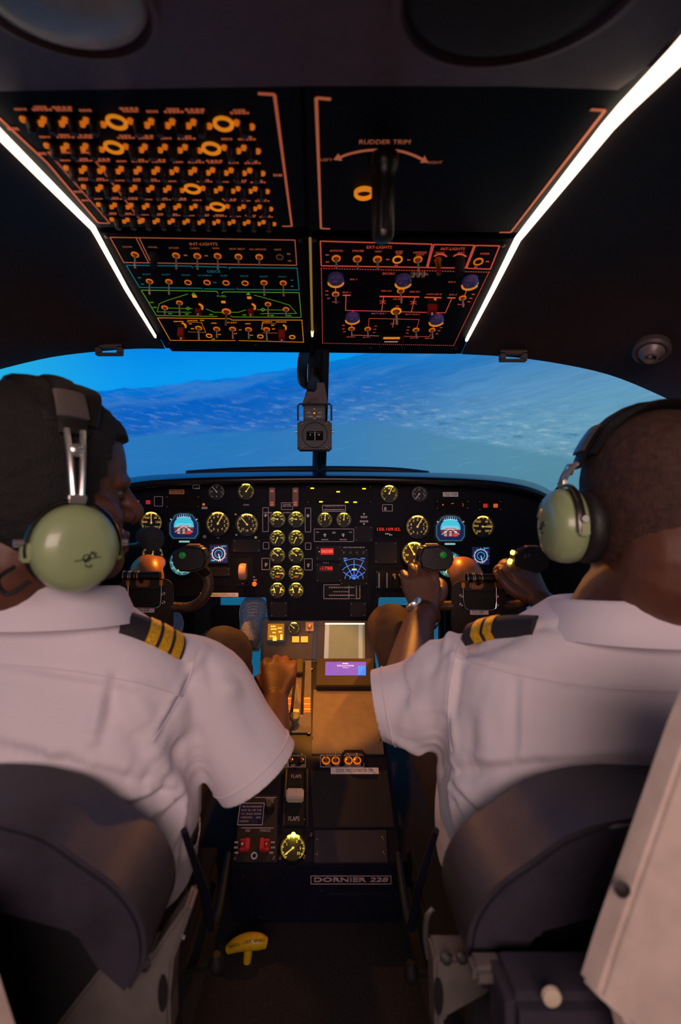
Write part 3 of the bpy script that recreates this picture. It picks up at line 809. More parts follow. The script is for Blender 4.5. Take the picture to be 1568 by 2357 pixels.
# placards on the panel
def placard(px, py, w_, h_, s, m=M_white_pl, name='placard', th=None, par=None):
    g = MB(); g.box((0, 0, 0.0005), (w_ * K, h_ * K, 0.001)); g = g.build(name, m, panel, loc=(*pu(px, py), 0.0002), smooth=False)
    a = MB(); a.text(s, 0, 0, (th or h_ * 0.62) * K, 0.0012, wid=w_ * 0.84 * K); a.build('lettering', M_ink, g, smooth=False)
M_plac_o = mat('placard_painted_amber_light', (215, 135, 75), 0.6)  # white placard with the amber flood light put into its colour
placard(407, 1132, 35, 11, '7Q-228', M_plac_o); placard(1037, 1138, 35, 10.5, '7Q-228')
placard(505, 1369, 88, 9, 'DONT ENGAGE CONTROL LOCK'); placard(1171, 1362, 40, 8.5, 'DONT ENGAGE'); placard(471, 1169, 13, 5, 'GPWS')
# digital radio display
u, v = pu(895, 1223); w_, h_ = 31 * K, 12 * K
g = MB(); g.prism([(-w_, -h_ * 0.4), (-w_ * 0.82, -h_), (w_ * 0.82, -h_), (w_, -h_ * 0.4), (w_, h_ * 0.4), (w_ * 0.82, h_), (-w_ * 0.82, h_), (-w_, h_ * 0.4)], 0, 0.005)
g = g.build('radio_display', M_ann, panel, loc=(u, v, 0), bevel=0.0008)
a = MB(); a.text('150.109.02.', 0, h_ * 0.38, 7 * K, 0.0055, wid=54 * K); a.build('digits', G_redled, g, smooth=False)
a = MB(); a.glyphs(-4 * K, -h_ * 0.45, 10 * K, 3 * K, 3, 0.0055); a.glyphs(4 * K, -h_ * 0.65, 8 * K, 3 * K, 2, 0.0055); a.build('marks', G_white_dim, g, smooth=False)
g = plate(757, 1273, 60, 34, M_black, 'altitude_selector', 0.003)
a = MB(); a.box((-4 * K, 4 * K, 0.0034), (30 * K, 15 * K, 0.0008)); a.build('display_window', G_ledred_bg, g, smooth=False)
a = MB(); a.text('06500', -4 * K, 4 * K, 7.5 * K, 0.0041, wid=26 * K); a.build('digits', glow('pale_red_digits', (255, 120, 100), 1.2), g, smooth=False)
g = plate(757, 1318, 60, 44, M_black, 'transponder', 0.003)
a = MB(); a.box((-6 * K, 9 * K, 0.0034), (31 * K, 12 * K, 0.0008)); a.build('display_window', glow('dark_red_window', (70, 5, 14), 0.4), g, smooth=False)
a = MB(); a.text('-1788', -6 * K, 10 * K, 7.5 * K, 0.0041, wid=29 * K); a.build('digits', G_redled, g, smooth=False)
# weather radar
g = plate(815, 1305, 64, 84, M_black, 'weather_radar', 0.004)
a = MB(); a.box((0, -6 * K, 0.0042), (54 * K, 54 * K, 0.0005)); a.build('screen_ground', mat('radar_black', (6, 7, 20), 0.2), g, smooth=False)
a = MB(); c0 = (0, -28 * K)
for dg in (-56, -27, 0, 27, 56):
    l = 44 if abs(dg) < 40 else 30
    x, y = rot2(math.radians(dg), l * K); a.line(c0, (x, c0[1] + y), 1.5 * K, 0.0046)
for rr_, aa in ((10, 88), (21, 88), (34, 52), (47, 30)):
    a.ring(c0, (rr_ - 0.6) * K, (rr_ + 0.6) * K, 0.0046, 0.0049, 24, math.radians(90 - aa), math.radians(90 + aa))
a.glyphs(-20 * K, 20 * K, 9 * K, 3 * K, 3, 0.0046); a.glyphs(20 * K, 20 * K, 10 * K, 3 * K, 3, 0.0046); a.glyphs(-20 * K, 16 * K, 6 * K, 3 * K, 2, 0.0046)
a.build('range_lines', G_radar, g, smooth=False)
a = MB(); a.line((-5 * K, -5 * K), (6 * K, -5 * K), 3 * K, 0.005); a.build('mode_text', G_lime, g, smooth=False)
for i in range(4):
    s = MB(); s.lathe([(4 * K, 0.004), (3.6 * K, 0.012), (1 * K, 0.012)], 12); s.build('knob', M_bezel, g, loc=((-24 + 15 * i) * K, 34 * K, 0))
# radio box under the radar
plate(787, 1362, 88, 36, M_black, 'audio_panel', 0.0003, False)
# lever quadrant on the right of the centre
g = plate(895, 1334, 62, 42, M_black, 'lever_quadrant', 0.004)
for x, m in ((-24, M_steel), (-6, M_steel)):
    a = MB(); a.box((x * K, 0, 0.012), (3.2 * K, 34 * K, 0.014)); a.build('slider', m, g, bevel=0.001)
for x in (12, 26): toggle(g, x * K, 10 * K, 0.004, 0.016, 4.5 * K, M_brass, M_chrome, (0, -0.6))
# rudder pedals and struts seen in the foot wells
for sx, x0 in ((-1, -0.30), (-1, -0.46), (1, 0.30), (1, 0.46)):
    e = empty('rudder_pedal', (x0, 1.56, -0.36))
    a = MB(); a.box((0, 0, 0), (0.10, 0.02, 0.11)); a.build('foot_plate', M_black, e, bevel=0.006)
    a = MB(); limb(a, [(0, 0.02, -0.05), (0.0, 0.06, -0.2), (0.0, 0.08, FLOOR + 0.362)], [0.012, 0.014, 0.016], 4, 10); a.build('pedal_arm', M_steel, e)
    tag(e, {-0.30: 'black rudder pedal in the left foot well, nearer the pedestal', -0.46: 'black rudder pedal in the left foot well, nearer the wall', 0.30: 'black rudder pedal in the right foot well, nearer the pedestal', 0.46: 'black rudder pedal in the right foot well, nearer the wall'}[x0], 'pedal', 'rudder pedals')

# ================================================================== magnetic compass on the centre post
e = empty('magnetic_compass', P(724, 1012, 1.18)); KC = 1.18 / F
def cq(px, py, dy=0.0): return Vector(((px - 724) * KC, dy, (1012 - py) * KC))
M_cmp = mat('compass_grey', (52, 48, 56), 0.55)
a = MB(); a.box(cq(724.5, 1005), (78 * KC, 0.05, 64 * KC)); o = a.build('housing', M_cmp, e, bevel=0.004)
a = MB(); a.lathe([(29 * KC, 0), (29 * KC, 0.001), (27.5 * KC, 0.0015), (27.5 * KC, 0)], 40, solid=False, M= Matrix.Translation(cq(725, 1005, -0.025)) @ Matrix.Rotation(math.pi / 2, 4, 'X')); a.build('face_ring', M_bezel, o)
a = MB(); a.box(cq(725, 1007, -0.026), (37 * KC, 0.004, 20 * KC)); o2 = a.build('window', mat('compass_window', (6, 6, 9), 0.6, spec=0.05), o)
a = MB()
Mx = Matrix.Translation(cq(725, 1007, -0.0282)) @ Matrix.Rotation(math.pi / 2, 4, 'X')
t = MB(); t.text('6', -10 * KC, 2 * KC, 4 * KC, 0); t.text('S', 0, 2 * KC, 4 * KC, 0); t.text('N', 9 * KC, 2 * KC, 4 * KC, 0); t.dots((-12 * KC, 7 * KC), (14 * KC, 7 * KC), 12, 0.5 * KC, 0.8 * KC); t.line((0.6 * KC, -10 * KC), (0.6 * KC, 9 * KC), 0.8 * KC)
a.add(t.v, t.f, Mx); a.build('compass_card', G_white_dim, o, smooth=False)
for sx in (697, 752):
    for sy in (979, 1032):
        s = MB(); s.lathe([(2.6 * KC, 0), (2.6 * KC, 0.0012), (1 * KC, 0.0018)], 10, Matrix.Translation(cq(sx, sy, -0.025)) @ Matrix.Rotation(math.pi / 2, 4, 'X')); s.build('screw', M_screw, o)
for sx, d in ((684, -1), (765, 1)):
    s = MB(); s.cyl(cq(sx + 3 * -d, 994), cq(sx + 4 * d, 994), 3 * KC, seg=10); s.build('pivot_bolt', M_chrome, o)
a = MB(); a.box(cq(724, 955), (50 * KC, 0.04, 36 * KC)); sb = a.build('switch_box', M_cmp, e, bevel=0.003)
a = MB(); a.box(cq(724, 955, -0.0205), (44 * KC, 0.002, 22 * KC)); a.build('switch_plate', M_bezel, sb)
t = MB()
for s, x, y, w_ in (('DIM', -13, 1, 6), ('DAY', 13, 1, 7), ('OFF', 0, 9, 6), ('COMP', -9, -8, 10), ('LIGHT', 10, -8, 10), ('ON', 0, -12.5, 6)): t.text(s, x * KC, y * KC, 2.4 * KC, 0, wid=w_ * KC)
a = MB(); a.add(t.v, t.f, Matrix.Translation(cq(724, 955, -0.0219)) @ Matrix.Rotation(math.pi / 2, 4, 'X')); a.build('lettering', G_white_dim, sb, smooth=False)
a = MB(); a.tube([cq(724, 955, -0.02), cq(724, 958, -0.036)], [3.4 * KC, 2.2 * KC], 10); a.build('switch_lever', M_brass, sb)
a = MB(); ar = [cq(686, 968), cq(686, 934), cq(690, 930), cq(759, 930), cq(763, 934), cq(763, 968)]; a.tube(ar, 0.0022, 8); a.build('yoke_bracket', M_cmp, e)
a = MB(); n4 = [cq(694, 930, 0.02), cq(756, 930, 0.02), cq(747, 881, 0.0), cq(712, 881, 0.0)]
a.add([p + Vector((0, -0.004, 0)) for p in n4] + [p + Vector((0, 0.012, 0)) for p in n4], [(0, 1, 2, 3), (4, 5, 6, 7), (0, 1, 5, 4), (1, 2, 6, 5), (2, 3, 7, 6), (3, 0, 4, 7)]); br = a.build('mounting_bracket', mat('bracket_plum', (104, 86, 92), 0.55), e, bevel=0.002)
a = MB(); a.box(cq(722, 920, 0.010), (16 * KC, 0.004, 12 * KC)); a.build('buckle', M_bezel, br)
for x, y in ((706, 905), (710, 922)):
    a = MB(); a.lathe([(3.4 * KC, 0), (3.4 * KC, 0.0018), (2 * KC, 0.0018), (2 * KC, 0.0005)], 12, Matrix.Translation(cq(x, y, 0.008)) @ Matrix.Rotation(math.pi / 2, 4, 'X')); a.build('rivet', M_bezel, br)
def ribbon(mb, pts, wd, th):
    rings = []
    q = [Vector(p) for p in pts]
    for i, p in enumerate(q):
        t_ = (q[min(i + 1, len(q) - 1)] - q[max(i - 1, 0)]).normalized(); nn = Vector((-t_.z, 0, t_.x)).normalized() * th
        wv = Vector((-0.6 * wd, -0.8 * wd, 0)); rings.append([p + nn + wv, p + nn - wv, p - nn - wv, p - nn + wv])
    mb.loft(rings)
a = MB(); ribbon(a, catmull([cq(704, 806, -0.02), cq(697, 850, -0.026), cq(698, 884, -0.026), cq(706, 897, -0.02), cq(716, 898, -0.012), cq(724, 880, -0.008), cq(730, 850, -0.004), cq(729, 842, 0.0)], 5), 0.016, 0.0022); a.build('strap_loop', mat('black_strap', (30, 24, 26), 0.5), e)
a = MB(); a.box(cq(722, 845, 0.006), (26 * KC, 0.006, 80 * KC)); a.build('strap_plate', M_rubber, e, bevel=0.001)
tag(e, 'grey standby compass with toggle and strap hanging on the centre post', 'compass')
# ================================================================== overhead panels
def board(name, fr, corners, label, m=M_overhead):
    e = empty(name, M=fr.M); tag(e, label, 'control panel')
    b = MB(); b.prism([fr.uv(*c) for c in corners], -0.014, 0.0); b.build('panel_board', m, e, bevel=0.0015)
    return e
ohA = board('circuit_breaker_panel', UP, [(-160, 150), (689, 150), (703, 524), (220, 524)], 'overhead panel with rows of amber-lit circuit breakers, upper left')
ohB = board('rudder_trim_panel', UP, [(700, 150), (1545, 150), (1192, 536), (712, 530)], 'nearly bare overhead panel with the rudder trim knob, upper right')
ohC = board('engine_control_panel', LO, [(229, 534), (710, 542), (712, 808), (381, 802)], 'lower left overhead panel with pink, teal, green and orange switch rows')
ohD = board('electrical_panel', LO, [(720, 546), (1186, 548), (1062, 815), (723, 811)], 'lower right overhead panel with red electrical diagram and round lamps')
def scr_on(par, fr, pts, r=0.0035):
    for p in pts:
        u, v = fr.uv(*p); a = MB(); a.lathe([(r, 0), (r, 0.001), (r * 0.5, 0.0018)], 10); a.build('screw', M_screw, par, loc=(u, v, 0))

# circuit breakers: lit crescents either side of a stubby button
br = MB(); br.lathe([(0.0062, 0), (0.0062, 0.006), (0.0048, 0.008), (0.0045, 0.013), (0.0015, 0.0135)], 12)
br_me = br.build('circuit_breaker', mat('breaker_black', (20, 18, 20), 0.4)).data
bpy.data.objects.remove(bpy.data.objects['circuit_breaker'])
cr = MB()
for c in (math.radians(158), math.radians(-22)):
    cx_, cy_ = 0.0082 * math.cos(c), 0.0082 * math.sin(c)
    cr.lathe([(0.0034, 0.0002), (0.0036, 0.0016), (0.0028, 0.0034), (0.0012, 0.0042)], 12, Matrix.Translation((cx_, cy_, 0)))
cr_me = cr.build('x', G_amber2).data
tp = MB(); tp.lathe([(0.0040, 0.0134), (0.0036, 0.0142), (0.001, 0.0142)], 10)
tp_me = tp.build('x2', mat('breaker_grey_tip', (86, 84, 92), 0.5)).data
rg = MB(); rg.lathe([(0.0072, 0.0002), (0.0112, 0.0002), (0.0112, 0.002), (0.0090, 0.0030), (0.0072, 0.0014)], 24, solid=False)
rg_me = rg.build('x3', G_amber).data
pit = MB(); pit.lathe([(0.0058, 0.0), (0.0058, 0.0012), (0.002, 0.0012)], 16)
pit_me = pit.build('x4', M_rubber).data
for n_ in ('x', 'x2', 'x3', 'x4'): bpy.data.objects.remove(bpy.data.objects[n_])
rows = [
 (276, 284, [160, 265, 370, 475, -585, 695, 800, 905, 1010, -1120, 1225]),
 (336, 341, [275, 375, 470, -570, 670, 765, 865, 965, -1060, 1160, 1258]),
 (387, 393, [370, 462, 555, 645, 735, 825, 920, 1010, 1100, 1192, 1285]),
 (430, 435, [455, 540, 625, 710, 795, 880, -965, 1050, 1137, 1225, 1310]),
 (471, 476, [527, 608, 690, 770, 848, 928, 1010, -1090, 1170, 1250, 1330]),
 (505, 511, [592, 670, 745, 820, 895, 970, 1045, 1122, 1198, 1272, 1348])]
lab = MB()
for y0, y1, xs in rows:
    for i, x in enumerate(xs):
        px = abs(x) * 720 / 1568.0; py = y0 + (y1 - y0) * i / 10.0
        u, v = UP.uv(px, py)
        if x < 0:
            b_ = put('breaker_socket', pit_me, None, ohA, (u, v, 0)); put('lit_collar', rg_me, None, b_)
        else:
            b_ = put('circuit_breaker', br_me, None, ohA, (u, v, 0)); put('lit_collar', cr_me, None, b_); put('button_tip', tp_me, None, b_)
            for q in range(2 if (i * 7 + int(y0)) % 3 else 1):
                lab.glyphs(u - 0.002, v + 0.0165 + q * 0.0036, 0.013 + 0.004 * ((i * 5 + q) % 3), 0.003, 4 + (i + q) % 3)
def uvp(fr, *pts): return [fr.uv(*p) for p in pts]
G_pk2 = glow('backlit_salmon_dim', (215, 105, 65), 0.42)
build_split(lab, G_pk2, ohA)
ln = MB()
for q in (((594, 214), (632, 216)), ((632, 216), (672, 520)), ((672, 520), (650, 520))): ln.poly(uvp(UP, *q), 0.0032, 0.0004)
ln.poly(uvp(UP, (-40, 240), (0, 272), (110, 375), (226, 512), (252, 513)), 0.003, 0.0004)
for a_, b_, n_ in (((112, 350), (252, 512), 46), ((205, 350), (328, 512), 46), ((112, 350), (205, 350), 20)):
    ln.dots(UP.uv(*a_), UP.uv(*b_), n_, 0.003, 0.0018, 0.0004)
for p in ((30, 295), (95, 352), (180, 440), (198, 460), (640, 402)): ln.glyphs(*UP.uv(*p), 0.012, 0.005, 4)
build_split(ln, G_pk2, ohA)

# rudder trim panel
ln = MB()
for q in (((762, 227), (728, 224)), ((728, 224), (739, 525)), ((739, 525), (760, 526))): ln.poly(uvp(UP, *q), 0.0034, 0.0004)
for q in (((1360, 251), (1393, 253)), ((1393, 253), (1176, 534)), ((1176, 534), (1150, 534))): ln.poly(uvp(UP, *q), 0.0034, 0.0004)
for arc_ in (((870, 344), (835, 347), (800, 355), (776, 365)), ((893, 344), (925, 348), (955, 358), (979, 370))):
    ln.marks.append((len(ln.f), 'line')); w2 = [Vector((*c, 0.0003)) for c in uvp(UP, *arc_)]
    b_ = MB(); b_.tube([Vector(c) for c in catmull(w2, 4)], [(0.0003, 0.0021)] * 13, 8, up=(0, 0, 1)); ln.add(b_.v, b_.f)
ln.marks.append((len(ln.f), 'line')); ln.prism(uvp(UP, (768, 367), (779, 353), (788, 369)), 0, 0.0005); ln.marks.append((len(ln.f), 'line')); ln.prism(uvp(UP, (985, 373), (968, 374), (978, 358)), 0, 0.0005)
u, v = UP.uv(886, 326); ln.text('RUDDER TRIM', u, v, 0.0075, wid=0.058)
u, v = UP.uv(752, 367); ln.text('LEFT', u, v, 0.005, wid=0.014); u, v = UP.uv(1001, 373); ln.text('RIGHT', u, v, 0.005, wid=0.018)
build_split(ln, G_pink, ohB)
u, v = UP.uv(884, 362)
a = MB(); a.lathe([(0.019, 0), (0.019, 0.012), (0.016, 0.016), (0.0145, 0.03), (0.0135, 0.088), (0.011, 0.094), (0.003, 0.095)], 24); k_ = a.build('trim_knob', mat('knob_black', (22, 18, 18), 0.3), ohB, loc=(u, v, 0))
a = MB(); a.box((0, 0.0, 0.062), (0.007, 0.034, 0.056)); a.build('knob_fin', mat('knob_black', (22, 18, 18)), k_, bevel=0.003)
u, v = UP.uv(838, 441); g = put('trim_lamp', pit_me, None, ohB, (u, v, 0)); a = MB(); a.lathe([(0.0095, 0.001), (0.0135, 0.0), (0.0135, 0.004), (0.0115, 0.006), (0.0095, 0.002)], 24, solid=False); a.build('lit_collar', G_amber, g)

# helpers for lower panels
def C(x, y): return (220 + x * 500 / 1568.0, 520 + y * 500 / 1568.0)
def D(x, y): return (700 + x * 500 / 1568.0, 520 + y * 500 / 1568.0)
def tg(par, p, length=0.022, r=0.0042, tilt=(0.05, -0.15), collar=G_amber2, nut=M_brass):
    u, v = LO.uv(*p); return toggle(par, u, v, 0, length, r, nut, M_nickel, tilt, collar)
def ringlamp(par, p, r=0.0055, m=G_amber2):
    u, v = LO.uv(*p); g = MB(); g.lathe([(r * 0.9, 0), (r * 0.9, 0.001), (r * 0.3, 0.001)], 16); g = g.build('empty_socket', M_rubber, par, loc=(u, v, 0))
    a = MB(); a.tube([(r * math.cos(t_), r * math.sin(t_), 0.001) for t_ in [2 * math.pi * i / 24 for i in range(24)]], r * 0.2, 6, closed=True); a.build('lit_collar', m, g)
def guard(par, p, m=M_red, h=0.02, w_=0.011, l=0.022):
    u, v = LO.uv(*p); g = MB(); g.box((0, 0, 0.004), (w_ * 1.1, l * 0.7, 0.008)); g = g.build('guarded_switch', M_bezel, par, loc=(u, v, 0), bevel=0.001)
    a = MB(); a.box((0, 0.002, h * 0.5), (w_, 0.004, h)); a.box((0, -l * 0.28, h * 0.92), (w_, l * 0.5, 0.003)); a.build('red_cover', m, g, bevel=0.001)
    a = MB(); a.tube([(0, -l * 0.2, h), (0, -l * 0.25, h + 0.005)], [0.0022, 0.0016], 10); a.build('lever', M_chrome, g)
    a = MB(); a.ring((0, 0), 0.0075, 0.0105, 0.0002, 0.003, 16, -0.9, 1.2); a.build('lit_collar', G_amber, g)
def uvl(*pts): return [LO.uv(*p) for p in pts]
W1 = 0.0014
# --- left lower panel
l1 = MB(); l1.poly(uvl(C(105, 80), C(1440, 100), C(1452, 282), C(205, 262)), W1, 0.0004, True); l1.poly(uvl(C(292, 83), C(383, 265)), W1, 0.0004); l1.poly(uvl(C(315, 84), C(402, 265)), W1, 0.0004)
u, v = LO.uv(*C(780, 130)); l1.text('INT-LIGHTS', u, v, 0.0062, wid=0.046)
for s, x, y, w_ in (('DOME', 230, 150, 60), ('PANEL', 415, 152, 60), ('STORM', 565, 158, 65), ('CABIN', 715, 160, 62), ('SIGN', 868, 160, 45), ('SEAT BELT', 1022, 165, 105), ('NO SMKING', 1172, 168, 110), ('EXIT', 1318, 170, 46)):
    u, v = LO.uv(*C(x, y)); l1.text(s, u, v, 0.0036, wid=w_ * 0.319 * 0.87 / F)
for x, y in ((1395, 200), (1400, 250), (650, 210), (800, 213)): u, v = LO.uv(*C(x, y)); l1.glyphs(u, v, 0.006, 0.0025, 2)
build_split(l1, G_pink, ohC)
l2 = MB(); l2.poly(uvl(C(705, 300), C(690, 288), C(222, 282), C(318, 442), C(765, 448), C(772, 455)), W1, 0.0004); l2.poly(uvl(C(715, 290), C(950, 296)), W1, 0.0004); l2.poly(uvl(C(970, 310), C(962, 298), C(1455, 302), C(1470, 460), C(1025, 456), C(1018, 445)), W1, 0.0004); l2.poly(uvl(C(785, 452), C(1005, 456)), W1, 0.0004)
u, v = LO.uv(*C(855, 328)); l2.text('DEICE', u, v, 0.0062, wid=0.023)
for s, x, y, w_ in (('BOOT', 370, 348, 55), ('INLET', 510, 350, 55), ('PROP', 652, 354, 55), ('W SHIELD', 788, 356, 95), ('SURF', 928, 358, 48), ('PROP', 1075, 361, 55), ('INLET', 1216, 364, 55), ('PITOT', 1350, 366, 55)):
    u, v = LO.uv(*C(x, y)); l2.text(s, u, v, 0.0036, wid=w_ * 0.319 * 0.92 / F)
for x, y in ((318, 372), (340, 418), (1418, 390), (1420, 434), (862, 406)): u, v = LO.uv(*C(x, y)); l2.glyphs(u, v, 0.006, 0.0025, 2)
build_split(l2, G_teal, ohC)
l3 = MB(); l3.poly(uvl(C(885, 485), C(875, 470), C(330, 462), C(440, 645), C(880, 652)), W1, 0.0004); l3.poly(uvl(C(912, 485), C(922, 474), C(1470, 480), C(1485, 658), C(985, 655), C(975, 645)), W1, 0.0004)
l3.poly(uvl(C(665, 490), C(520, 535), C(460, 560), C(445, 618), C(690, 622)), W1 * 0.7, 0.0004); l3.poly(uvl(C(500, 590), C(700, 596)), W1 * 0.7, 0.0004)
l3.poly(uvl(C(1145, 497), C(1330, 548), C(1400, 570), C(1452, 630), C(1190, 632)), W1 * 0.7, 0.0004); l3.poly(uvl(C(1165, 604), C(1380, 606)), W1 * 0.7, 0.0004)
l3.poly(uvl(C(800, 598), C(860, 622), C(1030, 622), C(1085, 604)), W1 * 0.8, 0.0004)
for x in (708, 1103): l3.marks.append((len(l3.f), 'line')); l3.prism(uvl(C(x - 16, 496), C(x, 480), C(x + 16, 497)), 0, 0.0005)
for x, y in ((668, 594), (1208, 603)): l3.poly(uvl(C(x - 16, y), C(x, y - 12), C(x + 16, y), C(x, y + 12)), W1 * 0.8, 0.0004, True)
u, v = LO.uv(*C(912, 506)); l3.text('FUEL', u, v, 0.0055, wid=0.018)
for x, y in ((405, 550), (428, 586), (835, 638), (1075, 641), (540, 632), (660, 634), (1275, 645), (1400, 645)): u, v = LO.uv(*C(x, y)); l3.glyphs(u, v, 0.008, 0.003, 3)
build_split(l3, G_green, ohC)
l4 = MB(); l4.poly(uvl(C(448, 662), C(970, 668), C(985, 678), C(1490, 678), C(1502, 838), C(1035, 826)), W1, 0.0004); l4.poly(uvl(C(448, 662), C(540, 825), C(1010, 826)), W1, 0.0004)
u, v = LO.uv(*C(985, 697)); l4.text('START', u, v, 0.0055, wid=0.022)
for x, y, w_ in ((600, 688, 75), (700, 682, 75), (770, 680, 30), (855, 700, 40), (1100, 704, 40), (1240, 690, 75), (1340, 691, 80)): u, v = LO.uv(*C(x, y)); l4.glyphs(u, v, w_ * 0.319 * 0.98 / F, 0.003, 6)
for q in (((660, 692), (765, 696)), ((765, 696), (795, 765)), ((670, 762), (790, 768)), ((1205, 700), (1300, 704)), ((1205, 700), (1200, 745)), ((1210, 770), (1310, 772))): l4.dots(LO.uv(*C(*q[0])), LO.uv(*C(*q[1])), 12, W1 * 1.2, 0.001, 0.0004)
for x, y in ((685, 705), (700, 740), (1280, 716), (1285, 742), (1012, 775), (1045, 748), (895, 782), (850, 815), (1125, 787)): u, v = LO.uv(*C(x, y)); l4.glyphs(u, v, 0.007, 0.003, 2)
for x, y in ((715, 507), (923, 548), (1110, 517)): u, v = LO.uv(*C(x, y)); l4.marks.append((len(l4.f), 'line')); l4.box((u, v, 0.0005), (0.008, 0.006, 0.001))
build_split(l4, G_orange, ohC)
for p in ((285, 205), (582, 212), (735, 215), (882, 215)): tg(ohC, C(*p))
for p in ((1032, 220), (1182, 222)): tg(ohC, C(*p), 0.013)
ringlamp(ohC, C(1330, 222), 0.0055, glow('dim_ring', (120, 70, 35), 0.3))
u, v = LO.uv(*C(425, 205)); a = MB(); a.lathe([(0.0085, 0), (0.0085, 0.006), (0.0062, 0.009), (0.006, 0.024), (0.002, 0.025)], 16); a.build('dimmer_knob', M_rubber, ohC, loc=(u, v, 0))
for p in ((390, 398), (530, 400), (1216, 408), (1355, 410)): tg(ohC, C(*p), 0.023)
for p in ((668, 405), (805, 405), (942, 408), (1080, 410)): ringlamp(ohC, C(*p))
for p, l_ in (((500, 588), 0.012), ((606, 553), 0.023), ((1245, 563), 0.023), ((1375, 600), 0.012)): tg(ohC, C(*p), l_)
guard(ohC, C(740, 580), h=0.014); guard(ohC, C(1120, 580), h=0.014)
u, v = LO.uv(*C(945, 615)); toggle(ohC, u, v, 0, 0.028, 0.006, M_brass, mat('pink_lever', (170, 120, 120), 0.4, 0.4), (0, 0), G_amber2)
guard(ohC, C(620, 715), h=0.027, w_=0.013); guard(ohC, C(1345, 730), h=0.027, w_=0.013)
for p, l_ in (((745, 735), 0.024), ((875, 742), 0.017), ((990, 742), 0.019), ((1105, 745), 0.018), ((1235, 745), 0.024)): tg(ohC, C(*p), l_, 0.0048)
for p in ((820, 790), (1190, 795), (1420, 800)): ringlamp(ohC, C(*p), 0.006, G_amber)
scr_on(ohC, LO, [C(80, 75), C(1475, 105), C(535, 845), C(1155, 855)])
# --- right lower panel
r1 = MB(); r1.poly(uvl(D(118, 108), D(925, 130), D(885, 298), D(125, 286)), 0.0018, 0.0004, True); r1.poly(uvl(D(938, 132), D(1228, 138), D(1165, 302), D(893, 299)), 0.0018, 0.0004, True); r1.poly(uvl(D(1238, 139), D(1412, 142), D(1345, 310), D(1174, 304)), 0.0018, 0.0004, True)
q4 = [D(125, 305), D(1335, 332), D(1080, 862), D(135, 845)]
for i in range(4): r1.dots(LO.uv(*q4[i]), LO.uv(*q4[(i + 1) % 4]), 66 if i % 2 == 0 else 50, 0.0014, 0.0022, 0.0004)
def ltext(mb, s, x, y, w_, h=0.0042, fn=D): u, v = LO.uv(*fn(x, y)); mb.text(s, u, v, h, wid=w_ * 0.319 * LO.t(*fn(x, y))[0] / F)
for a_ in (('EXT-LIGHTS', 543, 153, 182, 0.0062), ('INT-LIGHTS', 1075, 165, 172, 0.006), ('ANTICOLL', 235, 178, 100), ('STROBE', 390, 179, 84), ('NAV', 538, 183, 46), ('SURF', 687, 184, 54), ('INSP', 687, 198, 44), ('LANDING', 838, 190, 96), ('LIGHT', 840, 206, 60), ('PANEL', 985, 193, 66), ('INST', 1135, 193, 50), ('WIPER', 1305, 200, 70),
           ('DC/AC', 612, 343, 88, 0.0056), ('CONTROL', 835, 347, 130, 0.0056), ('INV 1', 357, 385, 48, 0.0044), ('INV 2', 1068, 404, 50, 0.0044), ('BUS 1', 308, 478, 54), ('BUS 2', 1076, 495, 54), ('GEN LH', 593, 468, 74), ('GEN RH', 798, 474, 74), ('ESS BUS', 680, 527, 70), ('NON ESS B', 940, 492, 108), ('BATT BUS 1', 540, 631, 104), ('BATT BUS 2', 785, 637, 104), ('TIE', 672, 578, 26), ('EXT', 640, 705, 26), ('INV 2', 1135, 566, 50), ('INV 1', 228, 548, 44), ('GEN LH', 338, 800, 64), ('BATT 1', 453, 803, 54), ('BATT 2', 796, 808, 56), ('GEN RH', 903, 811, 64)):
    ltext(r1, *a_)
for x, y in ((168, 207), (168, 258), (165, 467), (165, 496), (178, 521), (1222, 492), (1205, 520), (1190, 545), (285, 716), (285, 742), (293, 762), (518, 721), (512, 744), (508, 767), (756, 728), (750, 750), (745, 772), (990, 732), (975, 754), (960, 776), (605, 240), (757, 243), (665, 282), (1325, 255), (1240, 295)): u, v = LO.uv(*D(x, y)); r1.glyphs(u, v, 0.006, 0.0022, 2)
for q in ([(228, 420), (228, 480)], [(303, 500), (300, 608), (1020, 626), (1068, 518)], [(575, 510), (560, 612)], [(800, 515), (775, 617)], [(704, 437), (702, 455)], [(352, 610), (350, 630)], [(970, 626), (965, 645)], [(1178, 450), (1160, 500)], [(463, 738), (470, 666), (832, 674), (815, 735)], [(650, 670), (640, 730)], [(345, 690), (343, 730)], [(945, 705), (932, 740)], [(350, 786), (540, 793)], [(722, 795), (905, 798), (915, 780)]):
    r1.poly(uvl(*[D(*p) for p in q]), 0.0014 if len(q) < 3 or q[0][1] < 700 else 0.0008, 0.0004)
for p, q in (((545, 507), (832, 511)), ((280, 498), (336, 499)), ((870, 514), (992, 517)), ((1035, 517), (1093, 519))): r1.poly(uvl(D(*p), D(*q)), 0.003, 0.0004)
for x, y in ((568, 548), (790, 552)):
    r1.poly(uvl(D(x - 22, y + 12), D(x, y), D(x + 22, y + 12)), 0.001, 0.0004); r1.poly(uvl(D(x - 22, y - 8), D(x + 22, y - 8)), 0.001, 0.0004)
for cx_, w_ in ((985, 46), (1125, 46)): r1.poly(uvl(D(cx_ - w_, 218), D(cx_ - 25, 205), D(cx_, 202), D(cx_ + 25, 206), D(cx_ + w_, 220)), 0.0026, 0.0004)
build_split(r1, G_red, ohD)
for p in ((232, 232), (385, 235), (530, 238)): tg(ohD, D(*p), 0.014, 0.005)
ringlamp(ohD, D(675, 240), 0.0075, G_amber); ringlamp(ohD, D(1258, 255), 0.0072, G_amber2)
g = tg(ohD, D(822, 240), 0.022, 0.005)
